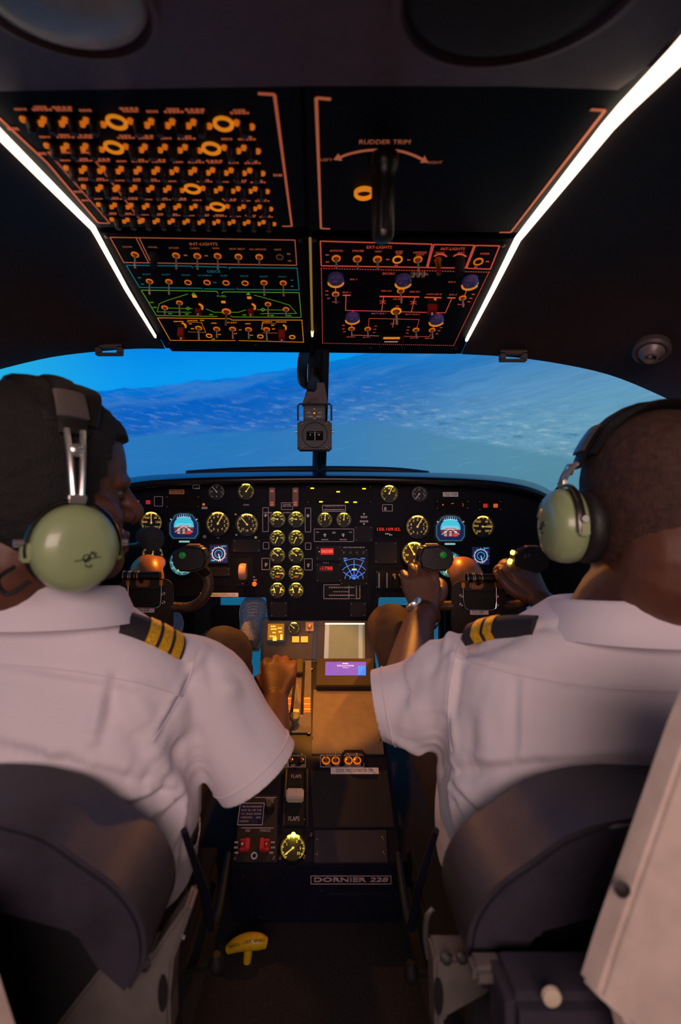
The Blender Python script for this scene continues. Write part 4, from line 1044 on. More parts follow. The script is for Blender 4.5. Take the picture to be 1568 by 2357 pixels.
for dx in (-0.009, 0, 0.009):
    a = MB(); a.tube([(dx, -0.004, 0.024), (dx, -0.005, 0.031)], [0.0042, 0.003], 10); a.build('lever_tip', M_chrome, g)
u, v = LO.uv(*D(968, 238)); a = MB(); a.lathe([(0.007, 0), (0.007, 0.004), (0.0048, 0.007), (0.0042, 0.03), (0.001, 0.031)], 14); a.build('dimmer_knob', M_brass, ohD, loc=(u, v, 0))
u, v = LO.uv(*D(1120, 240)); a = MB(); a.lathe([(0.0095, 0), (0.0095, 0.010), (0.0082, 0.013), (0.0075, 0.03), (0.002, 0.031)], 16); a.build('dimmer_knob', M_rubber, ohD, loc=(u, v, 0))
M_lensd = mat('indicator_lens_painted_reflection', (112, 104, 186), 0.08, coat=1.0)  # the screen's blue-violet reflection is put into the lens base colour
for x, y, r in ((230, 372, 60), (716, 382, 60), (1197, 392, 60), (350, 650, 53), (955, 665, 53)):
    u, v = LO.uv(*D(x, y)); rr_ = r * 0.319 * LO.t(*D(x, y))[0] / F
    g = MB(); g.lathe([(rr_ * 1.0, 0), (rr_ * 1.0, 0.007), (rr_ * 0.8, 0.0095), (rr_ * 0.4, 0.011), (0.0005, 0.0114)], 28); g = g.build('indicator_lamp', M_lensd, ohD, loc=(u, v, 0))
    a = MB(); a.ring((0, 0), rr_ * 0.82, rr_ * 1.03, 0.0065, 0.0100, 20, math.radians(195), math.radians(345)); a.build('lit_rim', G_amber, g)
for p, l_ in (((228, 490), 0.016), ((698, 466), 0.022), ((1145, 518), 0.016), ((343, 740), 0.016), ((460, 742), 0.016), ((808, 748), 0.016), ((925, 750), 0.016)): tg(ohD, D(*p), l_, 0.0046)
tg(ohD, D(665, 612), 0.024, 0.007, collar=G_amber)
guard(ohD, D(922, 545), h=0.022, w_=0.018)
u, v = LO.uv(*D(630, 790)); g = MB(); g.box((0, 0, 0.004), (0.042, 0.016, 0.008)); g = g.build('crossfeed_switch', M_bezel, ohD, loc=(u, v, 0), bevel=0.001)
a = MB(); a.box((0, 0.003, 0.0086), (0.036, 0.006, 0.0015)); a.build('lit_window', G_amber, g)
a = MB(); a.cyl((-0.015, -0.006, 0.012), (0.015, -0.006, 0.012), 0.002, seg=10); a.build('bar', M_chrome, g)
for s in (-1, 1):
    a = MB(); a.tube([(s * 0.024, 0.010, 0), (s * 0.024, 0.008, 0.02), (s * 0.024, -0.006, 0.026), (s * 0.024, -0.012, 0.02)], 0.0016, 8); a.build('guard_bar', M_bezel, g)
scr_on(ohD, LO, [D(75, 105), D(1438, 140), D(480, 878), D(1095, 880), D(150, 893)])

# ================================================================== centre pedestal
PA, PB = Vector((0, 0.912, -0.673)), Vector((0, 1.39, -0.407))
PD = Frame((0, 1.12, PA.z + (1.12 - PA.y) * (PB.z - PA.z) / (PB.y - PA.y)), (1, 0, 0), PB - PA)
ped = empty('centre_pedestal', M=PD.M); tag(ped, 'dark centre pedestal with throttle quadrant, flap lever and screens', 'console')
def d2(px, py, h=0.0): return PD.uv(px, py, h)
PH = Frame((0, 1.375, -0.380), (1, 0, 0), (0, 0.035, 0.1017))
phead = empty('head_plate_axis', M=PD.M.inverted() @ PH.M); phead.name = 'pedestal_head'
def d3(px, py): return PH.uv(px, py)
M_ped = mat('pedestal_dark_blue', (16, 18, 36), 0.4, bump=0.06); M_pedg = mat('pedestal_grey_panel', (96, 92, 96), 0.55, bump=0.08, bscale=500); M_pedd = mat('pedestal_dark_grey', (32, 28, 36), 0.6, bump=0.08)
uL, uR = -0.168, 0.160
vA = d2(735, 1990)[1]; vB = d2(735, 1425)[1]
Minv = PD.M.inverted()
def pl_(x, y, z): return Minv @ Vector((x, y, z))
# body: top surface, aft face and sides down to the floor
prof = [(0.912, -0.673), (1.36, -0.4237), (1.397, -0.316), (1.44, -0.316), (1.44, FLOOR + 0.001), (0.925, FLOOR + 0.001)]
a = MB(); vs = [pl_(x, y, z) for x in (uL, uR) for y, z in prof]
a.add(vs, [tuple(range(6)), tuple(range(6, 12))] + [(i, (i + 1) % 6, 6 + (i + 1) % 6, 6 + i) for i in range(6)]); a.build('body', M_ped, ped, bevel=0.004)
a = MB(); a.prism([d3(612, 1430), d3(722, 1430), d3(718, 1519), d3(606, 1519)], 0, 0.005); phead_o = a.build('trim_plate', mat('trim_plate_olive', (62, 54, 42), 0.55), ped, bevel=0.001); phead_o.matrix_parent_inverse = Matrix(); phead_o.matrix_local = PD.M.inverted() @ PH.M; bpy.data.objects.remove(phead); phead = phead_o
def ppoly(name, pts, z0, z1, m, bevel=0.0008):
    a = MB(); a.prism([d2(*p) for p in pts], z0, z1); return a.build(name, m, ped, bevel=bevel)
ppoly('quadrant_plate', [(603, 1523), (717, 1523), (716, 1690), (578, 1690)], 0, 0.006, M_pedg)
ppoly('smooth_cover', [(722, 1590), (872, 1590), (884, 1738), (718, 1738)], 0, 0.005, mat('cover_bronze_grey', (112, 96, 88), 0.5, bump=0.1, bscale=400))
ppoly('aft_cover', [(714, 1775), (892, 1775), (908, 1906), (722, 1906)], 0, 0.003, M_pedd)
g = ppoly('access_plate', [(724, 1913), (889, 1913), (893, 1988), (723, 1988)], 0, 0.005, mat('access_grey', (48, 44, 54), 0.6))
def pscr(pts, z=0.005, r=0.0035, m=M_screw):
    for p in pts:
        u, v = d2(*p); a = MB(); a.lathe([(r, z), (r, z + 0.0012), (r * 0.5, z + 0.002)], 10); a.build('screw', m, ped, loc=(u, v, 0))
pscr([(730, 1932), (882, 1931), (730, 1966), (885, 1966), (716, 1924), (722, 1702), (712, 1690), (874, 1706), (718, 1542), (714, 1634), (710, 1690), (541, 1977), (629, 1977), (700, 1975), (645, 1977)], 0.004)
# small gauge, dial and knob at the top
u, v = d3(636, 1455); k_ = PH.t(635, 1455)[0] / F
g = MB(); g.box((0, 0, 0.006), (44 * k_, 44 * k_, 0.012)); g = g.build('trim_indicator', M_bezel, phead, loc=(u, v, 0), bevel=0.002)
a = MB(); a.box((0, 0, 0.0122), (37 * k_, 36 * k_, 0.0006)); a.build('dial_face', glow('amber_dial', (165, 120, 20), 0.45), g, bevel=0.0)
a = MB()
for x, y, w_ in ((-6, 12, 12), (-5, 6, 14), (-4, -2, 8), (-6, -10, 16), (9, 8, 10), (10, 0, 8)): a.glyphs(x * k_, y * k_, w_ * k_, 3.5 * k_, 4, 0.0127)
a.box((-2 * k_, -16 * k_, 0.013), (9 * k_, 8 * k_, 0.001)); a.box((13 * k_, -12 * k_, 0.013), (5 * k_, 12 * k_, 0.001)); a.build('lit_marks', glow('bright_amber_marks', (255, 215, 80), 1.0), g, smooth=False)
u, v = d3(677, 1446); g = gauge('trim_gauge', 0, 0, 13, 'yellow', -50, None, phead, (u, v), k_); g.location.z = 0.005
u, v = d3(713, 1443); g = MB(); g.box((0, 0, 0.006), (18 * k_, 20 * k_, 0.003)); g = g.build('selector_plate', mat('tan_plate', (190, 140, 110), 0.5), phead, loc=(u, v, 0)); toggle(g, 0, 0, 0.006, 0.012, 0.006, M_brass)
for px in (681, 701):
    u, v = d3(px, 1472); a = MB(); a.box((0, 0, 0.0065), (16 * k_, 13 * k_, 0.003)); a.build('lit_caption', glow('caption_amber', (240, 180, 60), 0.6), phead, loc=(u, v, 0))
# throttle quadrant: four slots, levers
M_slot = mat('slot_black', (6, 6, 7), 0.8)
for p, q in (((683, 1526), (671, 1648)), ((700, 1526), (695, 1648)), ((636, 1526), (612, 1648)), ((617, 1526), (588, 1648))):
    a = MB(); a.line(d2(*p), d2(*q), 0.0075, 0.0062, 0.0012); a.build('lever_slot', M_slot, ped, smooth=False)
    d0 = Vector(d2(*p)); d1 = Vector(d2(*q)); a = MB()
    for s in (-1, 1):
        off = Vector((0.0055 * s, 0)); a.line(d0 + off, d1 + off, 0.0012, 0.0062, 0.001)
    a.build('slot_edge', M_brass, ped, smooth=False)
for px, py, lab_ in ((636, 1560, 0), (655, 1560, 0)):
    u, v = d2(px, py + 30); g = MB(); g.box((0, 0, 0.035), (0.005, 0.018, 0.07)); g = g.build('throttle_lever', M_steel, ped, loc=(u, v, 0), bevel=0.001)
    a = MB(); a.box((0, 0, 0.082), (0.024, 0.03, 0.028)); a.build('lever_grip', M_rubber, g, bevel=0.008, bseg=3)
for px, py in ((690, 1545),):
    u, v = d2(px, py); g = MB(); g.box((0, 0, 0.014), (0.018, 0.05, 0.018)); g = g.build('propeller_lever', mat('lever_olive', (70, 62, 30), 0.5), ped, loc=(u, v, 0), bevel=0.002)
for px in (664, 707, 585):
    for i in range(6):
        u, v = d2(px - (0 if px != 585 else 0), 1612 + i * 6); a = MB(); a.box((0, 0, 0.0068), (0.0165, 0.0062, 0.0008)); a.build('stripe', G_orange if i % 2 == 0 else G_wa, ped, loc=(u, v, 0), smooth=False)
u, v = d2(682, 1640); a = MB(); a.box((0, 0, 0.0068), (0.014, 0.009, 0.001)); a.build('lit_caption', glow('caption_amber', (240, 180, 60), 0.6), ped, loc=(u, v, 0), smooth=False)
t = MB(); u, v = d2(683, 1652); t.text('FEATHER', u, v, 0.006, 0.0064, wid=0.03)
u, v = d2(687, 1600); t.text('AUTO COARSE', u, v, 0.005, 0.0064, rot=-math.pi / 2 + 0.12, wid=0.06); u, v = d2(692, 1545); t.text('PROP', u, v, 0.005, 0.0064, rot=-math.pi / 2 + 0.12, wid=0.024)
def ptxt(s, px, py, wpx, h, z=0.0035): u, v = d2(px, py); t.text(s, u, v, h, z, wid=wpx * PD.t(px, py)[0] / F)
ptxt('FLAPS', 682.5, 1790, 23, 0.008, 0.0045); ptxt('FLAPS', 677, 1887.5, 25, 0.009, 0.0045); ptxt('SYNCHRO', 622, 1842, 19, 0.0045); ptxt('PHASER', 622, 1848, 16, 0.0045); ptxt('GND', 571, 1914, 11, 0.005); ptxt('HYDRAULIC', 611, 1914, 25, 0.005)
ptxt('TEST', 675, 1764, 11, 0.0045); ptxt('OFF', 697, 1764, 9, 0.0045); ptxt('NORM', 755, 1764, 12, 0.0045, 0.0045); ptxt('OFF', 777, 1764, 9, 0.0045, 0.0045); ptxt('AVIONIC MSTR OFF', 812, 1764, 38, 0.0045, 0.0045)
for p, q in (((588, 1838), (636, 1838)), ((556, 1908), (630, 1908)), ((700, 1888), (706, 1888))): t.line(d2(*p), d2(*q), 0.0012, 0.0035)
for x, y in ((545, 1941), (544, 1953), (545, 1965), (629, 1941), (629, 1953), (625, 1965)): u, v = d2(x, y); t.glyphs(u, v, 0.008, 0.0035, 3, 0.0035)
for q in ([(738, 1741), (838, 1741), (838, 1768), (738, 1768)], [(664, 1742), (703, 1742), (703, 1768), (664, 1768)], [(656, 1745 - 3), (662, 1742), (662, 1768), (656, 1768)]): t.poly([d2(*p) for p in q], 0.0011, 0.0042, True)
build_split(t, M_frame_line, ped)
u, v = d2(679, 1668); a = MB(); a.lathe([(0.008, 0.006), (0.008, 0.02), (0.0125, 0.024), (0.0125, 0.032), (0.010, 0.035), (0.002, 0.036)], 24); a.build('feather_knob', mat('olive_grey_knob', (140, 132, 104), 0.5), ped, loc=(u, v, 0))
# switch rows
for px in (669, 694): u, v = d2(px, 1752); toggle(ped, u, v, 0.003, 0.014, 0.006, M_brass, M_chrome, (0, 0.3), None)
for px in (750.6, 773, 802.5, 822): u, v = d2(px, 1753); toggle(ped, u, v, 0.003, 0.016, 0.0062, M_brass, M_chrome, (0, 0.3), G_amber2 if px > 700 else None)
a = MB(); u0, v0 = d2(788, 1756); u1, v1 = d2(838, 1756); a.tube([(u0, v0, 0), (u0, v0, 0.03), (u0 + 0.006, v0 + 0.004, 0.036), (u1 - 0.006, v0 + 0.004, 0.036), (u1, v0, 0.03), (u1, v0, 0)], 0.0032, 8); a.build('switch_guard', M_rubber, ped)
u, v = d2(816.5, 1776.5); k2 = PD.t(816, 1776)[0] / F
g = MB(); g.box((0, 0, 0.0036), (110 * k2, 15 * k2, 0.001)); g = g.build('placard', M_white_pl, ped, loc=(u, v, 0), smooth=False); a = MB(); a.text('DONT SWITCH MASTER OFF', 0, 0, 8 * k2, 0.0044, wid=84 * k2); a.build('lettering', M_ink, g, smooth=False)
# flap lever channel
ppoly('flap_channel', [(663, 1776), (703, 1776), (702, 1902), (656, 1902)], 0, 0.0035, M_slot)
for x0, x1 in ((659, 652), (706, 707)):
    a = MB(); p, q = d2(x0, 1776), d2(x1, 1905); a.tube([(p[0], p[1], 0.006), (q[0], q[1], 0.006)], 0.0042, 8); a.build('channel_rail', mat('rail_dark', (58, 56, 64), 0.35, 0.6), ped)
u, v = d2(680, 1842); a = MB(); a.box((0, 0, 0.018), (0.037, 0.022, 0.020)); g = a.build('flap_lever', mat('ivory_flap_handle', (200, 182, 178), 0.45), ped, loc=(u, v, 0), bevel=0.003)
a = MB(); a.box((0, 0, 0.006), (0.010, 0.012, 0.012)); a.build('lever_stem', M_steel, g)
u, v = d2(674.5, 1953.6); k3 = PD.t(675, 1953)[0] / F
g = gauge('flap_pressure_gauge', 0, 0, 29, 'yellow', 232, [('1', -60), ('2', 30), ('3', 90), ('0', -128), ('35', 128)], ped, (u, v), k3)
a = MB(); a.lathe([(0.004, 0.004), (0.004, 0.007), (0.001, 0.009)], 12, Matrix.Translation((0, 27 * k3, 0))); a.build('bright_bulb', glow('bright_yellow_bulb', (255, 235, 70), 14.0), g)
# hydraulic sub panel with red guards and synchrophaser placard
ppoly('hydraulic_panel', [(553, 1832), (640, 1832), (637, 1986), (541, 1986)], 0, 0.003, mat('sub_panel_brown', (40, 33, 32), 0.6))
for px, s in ((565, -1), (610, 1)):
    u, v = d2(px, 1952); g = MB(); g.box((0, 0, 0.006), (0.020, 0.020, 0.008)); g = g.build('guarded_switch', M_red, ped, loc=(u, v, 0), bevel=0.003)
    a = MB(); a.box((-s * 0.005, 0, 0.014), (0.008, 0.021, 0.010)); a.box((s * 0.004, 0.008, 0.012), (0.012, 0.004, 0.008)); a.box((s * 0.004, -0.008, 0.012), (0.012, 0.004, 0.008)); a.build('red_cover', mat('red_cover_gloss', (215, 60, 62), 0.25), g, bevel=0.0015)
    a = MB(); a.tube([(s * 0.004, 0, 0.009), (s * 0.004, -0.002, 0.02)], [0.002, 0.0026], 10); a.build('lever', M_chrome, g)
u, v = d2(585.6, 1972); a = MB(); a.tube([(0.0052 * math.cos(x), 0.0052 * math.sin(x), 0.004) for x in [2 * math.pi * i / 24 for i in range(24)]], 0.0013, 8, closed=True); a.build('jack_ring', mat('white_ring', (225, 225, 230), 0.4), ped, loc=(u, v, 0))
u, v = d2(620, 1865); a = MB(); a.lathe([(0.011, 0.003), (0.010, 0.010), (0.008, 0.012), (0.007, 0.020), (0.002, 0.021)], 20); g = a.build('selector_knob', M_rubber, ped, loc=(u, v, 0)); a = MB(); a.lathe([(0.0055, 0.0208), (0.0055, 0.0225), (0.001, 0.0225)], 16); a.build('knob_cap', M_steel, g)
u, v = d2(578.5, 1876); k4 = PD.t(578, 1876)[0] / F
g = MB(); g.box((0, 0, 0.0036), (56 * k4, 48 * k4, 0.0012)); g = g.build('placard', mat('blue_placard', (26, 26, 66), 0.6), ped, loc=(u, v, 0), smooth=False)
a = MB(); a.poly([(-28 * k4, -24 * k4), (28 * k4, -24 * k4), (28 * k4, 24 * k4), (-28 * k4, 24 * k4)], 0.0012, 0.0043, True)
for i, s in enumerate(('THE SYNCHROPHASER', 'MUST  BE  OFF  FOR', 'T.O.  SINGLE  ENGINE', 'OPERATION,      AND', 'LANDINGS')): a.text(s, (0 if i < 4 else -14 * k4), (16 - 8 * i) * k4, 4 * k4, 0.0043, wid=(46 if i < 4 else 20) * k4)
a.build('lettering', M_frame_line, g, smooth=False)
# name plate on the aft face
AF = Frame((0, 0.912, -0.673), (1, 0, 0), Vector((0, 0.912, -0.673)) - Vector((0, 0.925, FLOOR)))
rp = empty('name_plate', M=ped.matrix_world.inverted() @ AF.M); rp.parent = ped
bpy.data.objects.remove(rp)
Tm = ped.matrix_world.inverted() if False else Minv @ AF.M
u, v = AF.uv(808, 2024); k5 = AF.t(808, 2024)[0] / F
a = MB(); a.box((u, v, 0.0006), (184 * k5, 20 * k5, 0.0012)); a.v = [Tm @ p for p in a.v]; g = a.build('name_plate', mat('name_plate_navy', (14, 14, 34), 0.5), ped, smooth=False)
a = MB(); a.poly([(u - 92 * k5, v - 10 * k5), (u + 92 * k5, v - 10 * k5), (u + 92 * k5, v + 10 * k5), (u - 92 * k5, v + 10 * k5)], 0.0012, 0.0013, True)
def bold(mb, s, u, v, h, wd, z, it=0.0):
    b = MB()
    for dx in (-0.0006, 0, 0.0006):
        for dy in (-0.0004, 0.0004): b.text(s, u + dx, v + dy, h, z + 0.00002 * (dx * 1000 + 1), wid=wd)
    if it: b.v = [Vector((p.x + (p.y - v) * it, p.y, p.z)) for p in b.v]
    mb.add(b.v, b.f)
bold(a, 'DORNIER', u - 25 * k5, v, 10.5 * k5, 118 * k5, 0.0014); bold(a, '228', u + 65 * k5, v, 10.5 * k5, 40 * k5, 0.0014, 0.25)
a.v = [Tm @ p for p in a.v]; a.build('lettering', mat('name_plate_pink', (200, 170, 175), 0.5), g, smooth=False)
for p in ((560, 2015), (740, 2050), (905, 2033), (758, 2061), (890, 2061), (600, 2110)):
    u, v = AF.uv(*p); a = MB(); a.lathe([(0.002, 0), (0.002, 0.0008), (0.0005, 0.0012)], 8, Tm @ Matrix.Translation((u, v, 0))); a.build('rivet', M_screw, ped)
a = MB(); a.prism([AF.uv(757, 2058), AF.uv(900, 2058), AF.uv(900, 2062), AF.uv(757, 2062)], 0, 0.003); a.v = [Tm @ p for p in a.v]; a.build('seam_strip', M_ped, ped, smooth=False)
a = MB(); a.prism([AF.uv(535, 2140), AF.uv(900, 2140), AF.uv(900, 2147), AF.uv(535, 2147)], 0, 0.004); a.v = [Tm @ p for p in a.v]; a.build('sill_strip', mat('olive_sill', (96, 84, 40), 0.6), ped, smooth=False)
# display units on the pedestal
def unit(name, pts, h, scr, m_scr, label, cat, tiltup, fr=None):
    """box standing on the pedestal whose face is tipped towards the seats"""
    fr = fr or PD; base = [fr.uv(*p) for p in pts]
    e = empty(name, M=fr.M @ Matrix.Translation((base[0][0], base[0][1], 0.001)))
    o0 = Vector((base[0][0], base[0][1]))
    q = [Vector(b) - o0 for b in base]
    hs = [h, h, h + tiltup, h + tiltup]
    a = MB(); a.add([(p.x, p.y, 0) for p in q] + [(p.x, p.y, hs[i]) for i, p in enumerate(q)], [(3, 2, 1, 0), (4, 5, 6, 7), (0, 1, 5, 4), (1, 2, 6, 5), (2, 3, 7, 6), (3, 0, 4, 7)])
    body = a.build('housing', M_unit, e, bevel=0.002)
    def face(s, t_, off):
        p = q[0].lerp(q[1], s).lerp(q[3].lerp(q[2], s), t_); z = hs[0] + (hs[2] - hs[0]) * t_
        return Vector((p.x, p.y, z + off))
    def pane(s0, s1, t0, t1, off, m, nm, th=0.0012):
        a = MB(); c4 = [face(s0, t0, off), face(s1, t0, off), face(s1, t1, off), face(s0, t1, off)]
        a.add(c4 + [c + Vector((0, 0, th)) for c in c4], [(3, 2, 1, 0), (4, 5, 6, 7), (0, 1, 5, 4), (1, 2, 6, 5), (2, 3, 7, 6), (3, 0, 4, 7)]); return a.build(nm, m, body, smooth=False)
    tag(e, label, cat)
    return e, body, face, pane
M_unit = mat('unit_dark_bronze', (44, 34, 30), 0.5)
e, body, face, pane = unit('tablet_display', [(728, 1524), (862, 1524), (860, 1430), (732, 1430)], 0.016, None, None, 'pale green blank tablet display at the head of the pedestal', 'display', 0.0, PH)
pane(0.13, 0.83, 0.06, 0.94, 0.0002, glow('pale_screen', (112, 118, 90), 0.42), 'screen')
pane(0.13, 0.205, 0.06, 0.94, 0.0010, glow('pale_screen_bar', (150, 160, 155), 0.42), 'side_bar'); pane(0.72, 0.79, 0.06, 0.94, 0.0010, glow('pale_screen_bar', (150, 160, 155), 0.42), 'side_bar'); pane(0.13, 0.83, 0.90, 0.94, 0.0014, glow('screen_top_bar', (225, 235, 225), 0.9), 'top_bar')
e, body, face, pane = unit('flight_management_display', [(728, 1592), (860, 1592), (860, 1528), (730, 1528)], 0.022, None, None, 'small violet-blue start-up display below the tablet on the pedestal', 'display', 0.0)
pane(0.15, 0.86, 0.34, 0.84, 0.0002, glow('violet_screen', (88, 72, 190), 0.75), 'screen')
pane(0.72, 0.86, 0.34, 0.68, 0.0012, glow('bright_blue_tile', (40, 120, 235), 0.9), 'blue_tile')
t = MB(); c_ = face(0.50, 0.68, 0.0024); t.text('SIMULATIONS', c_.x, c_.y, 0.006, c_.z, wid=0.046); t.line((c_.x - 0.008, c_.y + 0.008), (c_.x + 0.008, c_.y + 0.008), 0.003, c_.z); t.line((c_.x - 0.008, c_.y - 0.007), (c_.x + 0.008, c_.y - 0.007), 0.001, c_.z); t.build('lettering', G_white, body, smooth=False)
a = MB(); b_ = face(1.02, 0.5, -0.006); a.lathe([(0.006, 0), (0.006, 0.012), (0.002, 0.013)], 14, Matrix.Translation(b_)); a.build('knob', M_rubber, body)
# yellow T handle on the floor behind the pedestal
e = empty('brake_handle', (-0.128, 0.862, FLOOR)); M_yel = mat('yellow_handle', (200, 160, 20), 0.45, bump=0.1)
def hq(px, py, dy=0.0): return P(px, py, 0.85 + dy) - Vector(e.location)
a = MB(); bar = [hq(524, 2186), hq(545, 2174), hq(572, 2167), hq(598, 2167), hq(614, 2171)]
limb(a, bar, [0.007, 0.011, 0.013, 0.012, 0.008], 5, 14); a.build('grip', M_yel, e)
a = MB(); limb(a, [hq(572, 2172), hq(571, 2195), hq(569, 2212), hq(569, 2230)], [0.0075, 0.0078, 0.007, 0.006], 4, 14); a.build('stem', M_yel, e)
a = MB(); a.cyl(hq(569, 2222), Vector((0.0, 0.004, 0.001)), 0.004, seg=10); a.build('rod', M_bezel, e)
t = MB()
for i, s in enumerate('WHEEL LOCK BRAKE'):
    fx = i / 15.0; p = hq(530 + 78 * fx, 2181 - 15 * math.sin(min(1, fx * 1.25) * 1.5), -0.0125)
    tt = MB(); tt.text(s, 0, 0, 0.0042, 0); t.add(tt.v, tt.f, Matrix.Translation(p) @ Matrix.Rotation(math.radians(70), 4, 'X') @ Matrix.Rotation(0.25 - 0.25 * fx, 4, 'Z'))
t.build('lettering', M_ink, e, smooth=False)
tag(e, 'yellow T-shaped pull handle with black lettering on the floor behind the pedestal', 'handle')
# ================================================================== control yokes
M_wrap = mat('wrapped_tube', (84, 60, 40), 0.45, 0.3, bump=0.5, bscale=300)
M_column = mat('column_bronze', (150, 98, 62), 0.38, 0.2, bump=0.06)
M_grip = mat('grip_black', (17, 15, 16), 0.38, bump=0.05)
YY = 1.15; KY = YY / F
def yoke(cx_, cy_, label, hl, hr, lamps):
    """cx_, cy_: middle of the clipboard plate; hl/hr: left and right horn paths (offsets in frame pixels)"""
    e = empty('control_yoke', P(cx_, cy_, YY))
    def q(px, py, dy=0.0): return Vector(((px) * KY, dy, (-py) * KY))
    pl2 = []
    for sx, sy in ((-1, -1), (1, -1), (1, 1), (-1, 1)):
        for k_ in range(6):
            an = math.atan2(sy, sx) - math.pi / 4 + k_ / 5 * math.pi / 2; rr_ = 22
            pl2.append(((sx * (63 - rr_) + rr_ * math.cos(an)) * KY, (sy * (62 - rr_) + rr_ * math.sin(an)) * KY))
    Mx = Matrix.Rotation(math.pi / 2, 4, 'X')
    a = MB(); a.prism(pl2, -0.008, 0.0, Mx @ Matrix.Translation((0, -12 * KY, 0))); plate_ = a.build('clip_plate', M_grip, e, bevel=0.0012)
    a = MB(); a.box((0, -0.003, 6 * KY), (74 * KY, 0.006, 42 * KY)); a.build('note_block', M_rubber, e, bevel=0.002)
    a = MB(); a.tube([q(-38, -46, -0.004), q(-38, -8, -0.007), q(-34, 10, -0.008), q(-26, 14, -0.008), q(28, 15, -0.008), q(36, 10, -0.008), q(38, -8, -0.007), q(38, -46, -0.004)], 0.0013, 8); a.build('wire_clip', M_chrome, e)
    for sx in (-1, 1):
        a = MB(); a.box(q(sx * 38, -42, -0.004), (8 * KY, 0.006, 12 * KY)); a.build('clip_lug', M_brass, e, bevel=0.001)
        for sy in (-16, 4):
            a = MB(); a.lathe([(5 * KY, 0), (5 * KY, 0.0015), (3.4 * KY, 0.0022), (1.5 * KY, 0.0010)], 16, Matrix.Translation(q(sx * 41, sy, -0.0005)) @ Mx); a.build('screw', M_steel, e)
    a = MB(); a.box(q(0, 14 + 6, -0.0015), (42 * KY, 0.002, 13 * KY)); pc = a.build('placard', M_white_pl, e, smooth=False)
    t = MB(); t.text('7Q-228', 0, 0, 8 * KY, 0, wid=26 * KY); a = MB(); a.add(t.v, t.f, Matrix.Translation(q(-4, 20, -0.0028)) @ Mx); a.build('lettering', M_ink, pc, smooth=False)
    # column: a shaft bending down behind the plate with a domed elbow
    a = MB(); limb(a, [q(-20, -72, 0.16), q(-20, -68, 0.10), q(-16, -62, 0.055), q(-10, -30, 0.045), q(-8, 30, 0.05), q(-6, 120, 0.06)], [0.018, 0.030, 0.040, 0.040, 0.034, 0.030], 6, 22); a.build('column', M_column, e)
    a = MB(); a.box(q(-6, -45, 0.0), (32 * KY, 0.01, 26 * KY)); a.build('hub_block', M_column, e, bevel=0.004)
    a = MB(); a.cyl(q(-38, -62, -0.03), q(-16, -62, -0.03), 10.5 * KY, seg=18).cyl(q(-16, -62, -0.03), q(44, -62, -0.03), 9.5 * KY, seg=18); ch = a.build('map_light', M_grip, e, bevel=0.001)
    for x in (-38, -26, -22, -12, -6):
        a = MB(); a.cyl(q(x, -62, -0.03), q(x + 2, -62, -0.03), 11.2 * KY, seg=18); a.build('chrome_band', M_chrome if x != -12 else M_brass, ch)
    a = MB(); a.tube([q(-2, -54, -0.026), q(-6, -46, -0.01)], 0.005, 8); a.build('lamp_stem', M_grip, ch)
    for side, path in ((-1, hl), (1, hr)):
        a = MB(); pts = [q(*p) for p in path]; limb(a, pts[:-1], [0.0105] * (len(pts) - 1), 8, 14); tb = a.build('horn_tube', M_grip, e)
        cs = [Vector(c) for c in catmull(pts[:-1], 14)]
        a = MB()
        for i in range(0, len(cs) - 1, 1):
            p = cs[i]; tn = (cs[i + 1] - p).normalized(); a.tube([p - tn * 0.0012, p + tn * 0.0012], 0.0124, 12)
        a.build('tape_wrap', M_wrap, tb)
        g = pts[-1]
        a = MB(); w_ = 40 * KY; h_ = 30 * KY
        po = [(-w_, -h_ * 0.1), (-w_ * 0.75, -h_ * 0.85), (-w_ * 0.1, -h_), (w_ * 0.7, -h_ * 0.8), (w_, -h_ * 0.15), (w_ * 0.85, h_ * 0.7), (w_ * 0.1, h_), (-w_ * 0.8, h_ * 0.75)]
        po = [(-side * x, y) for x, y in po]
        a.prism(po, -0.024, 0.016, Matrix.Translation(g) @ Mx @ Matrix.Rotation(side * 0.12, 4, 'Z')); gr = a.build('grip_head', M_grip, e, bevel=0.005, bseg=3)
        a = MB(); a.lathe([(7.5 * KY, 0), (7.5 * KY, 0.003), (6 * KY, 0.0042), (1 * KY, 0.0045)], 18, Matrix.Translation(g + Vector((-side * 14 * KY, -0.0155, 8 * KY))) @ Mx)
        a.build('push_button', mat('green_button', (30, 130, 50), 0.35, 0, (20, 110, 40), 0.25) if side * lamps < 0 or lamps == 0 else mat('dark_button', (26, 26, 28), 0.4), gr)
        a = MB(); a.box(g + Vector((side * 6 * KY, 0.004, h_ * 0.98)), (28 * KY, 0.02, 4 * KY)); a.build('rocker_switch', M_column, gr, bevel=0.0015)
        if side * lamps > 0:
            for dx, dz, r_ in ((-38, 16, 5.5), (-44, -4, 6.5)):
                a = MB(); a.lathe([(r_ * KY, -0.003), (r_ * KY, 0.003), (r_ * 0.5 * KY, 0.005)], 14, Matrix.Translation(g + Vector((dx * KY, 0.0, dz * KY))) @ Matrix.Rotation(math.radians(-70), 4, 'Y')); a.build('lit_button', glow('grip_lamp', (255, 220, 110), 2.2), gr)
        # twist below the grip head
        a = MB(); a.tube([pts[-2], g], [0.0125, 0.016], 12); a.build('grip_neck', M_grip, gr)
    tag(e, label, 'control yoke')
    return e
yoke(335, 1383, 'black control yoke before the left pilot with a clip plate reading 7Q-228',
     [(-62, 12), (-95, 14), (-135, 0), (-148, -36), (-140, -66), (-116, -104, -0.045)], [(60, 16, 0.01), (100, 16, 0.01), (132, -4), (146, -36), (140, -62), (116, -102, -0.045)], 0)
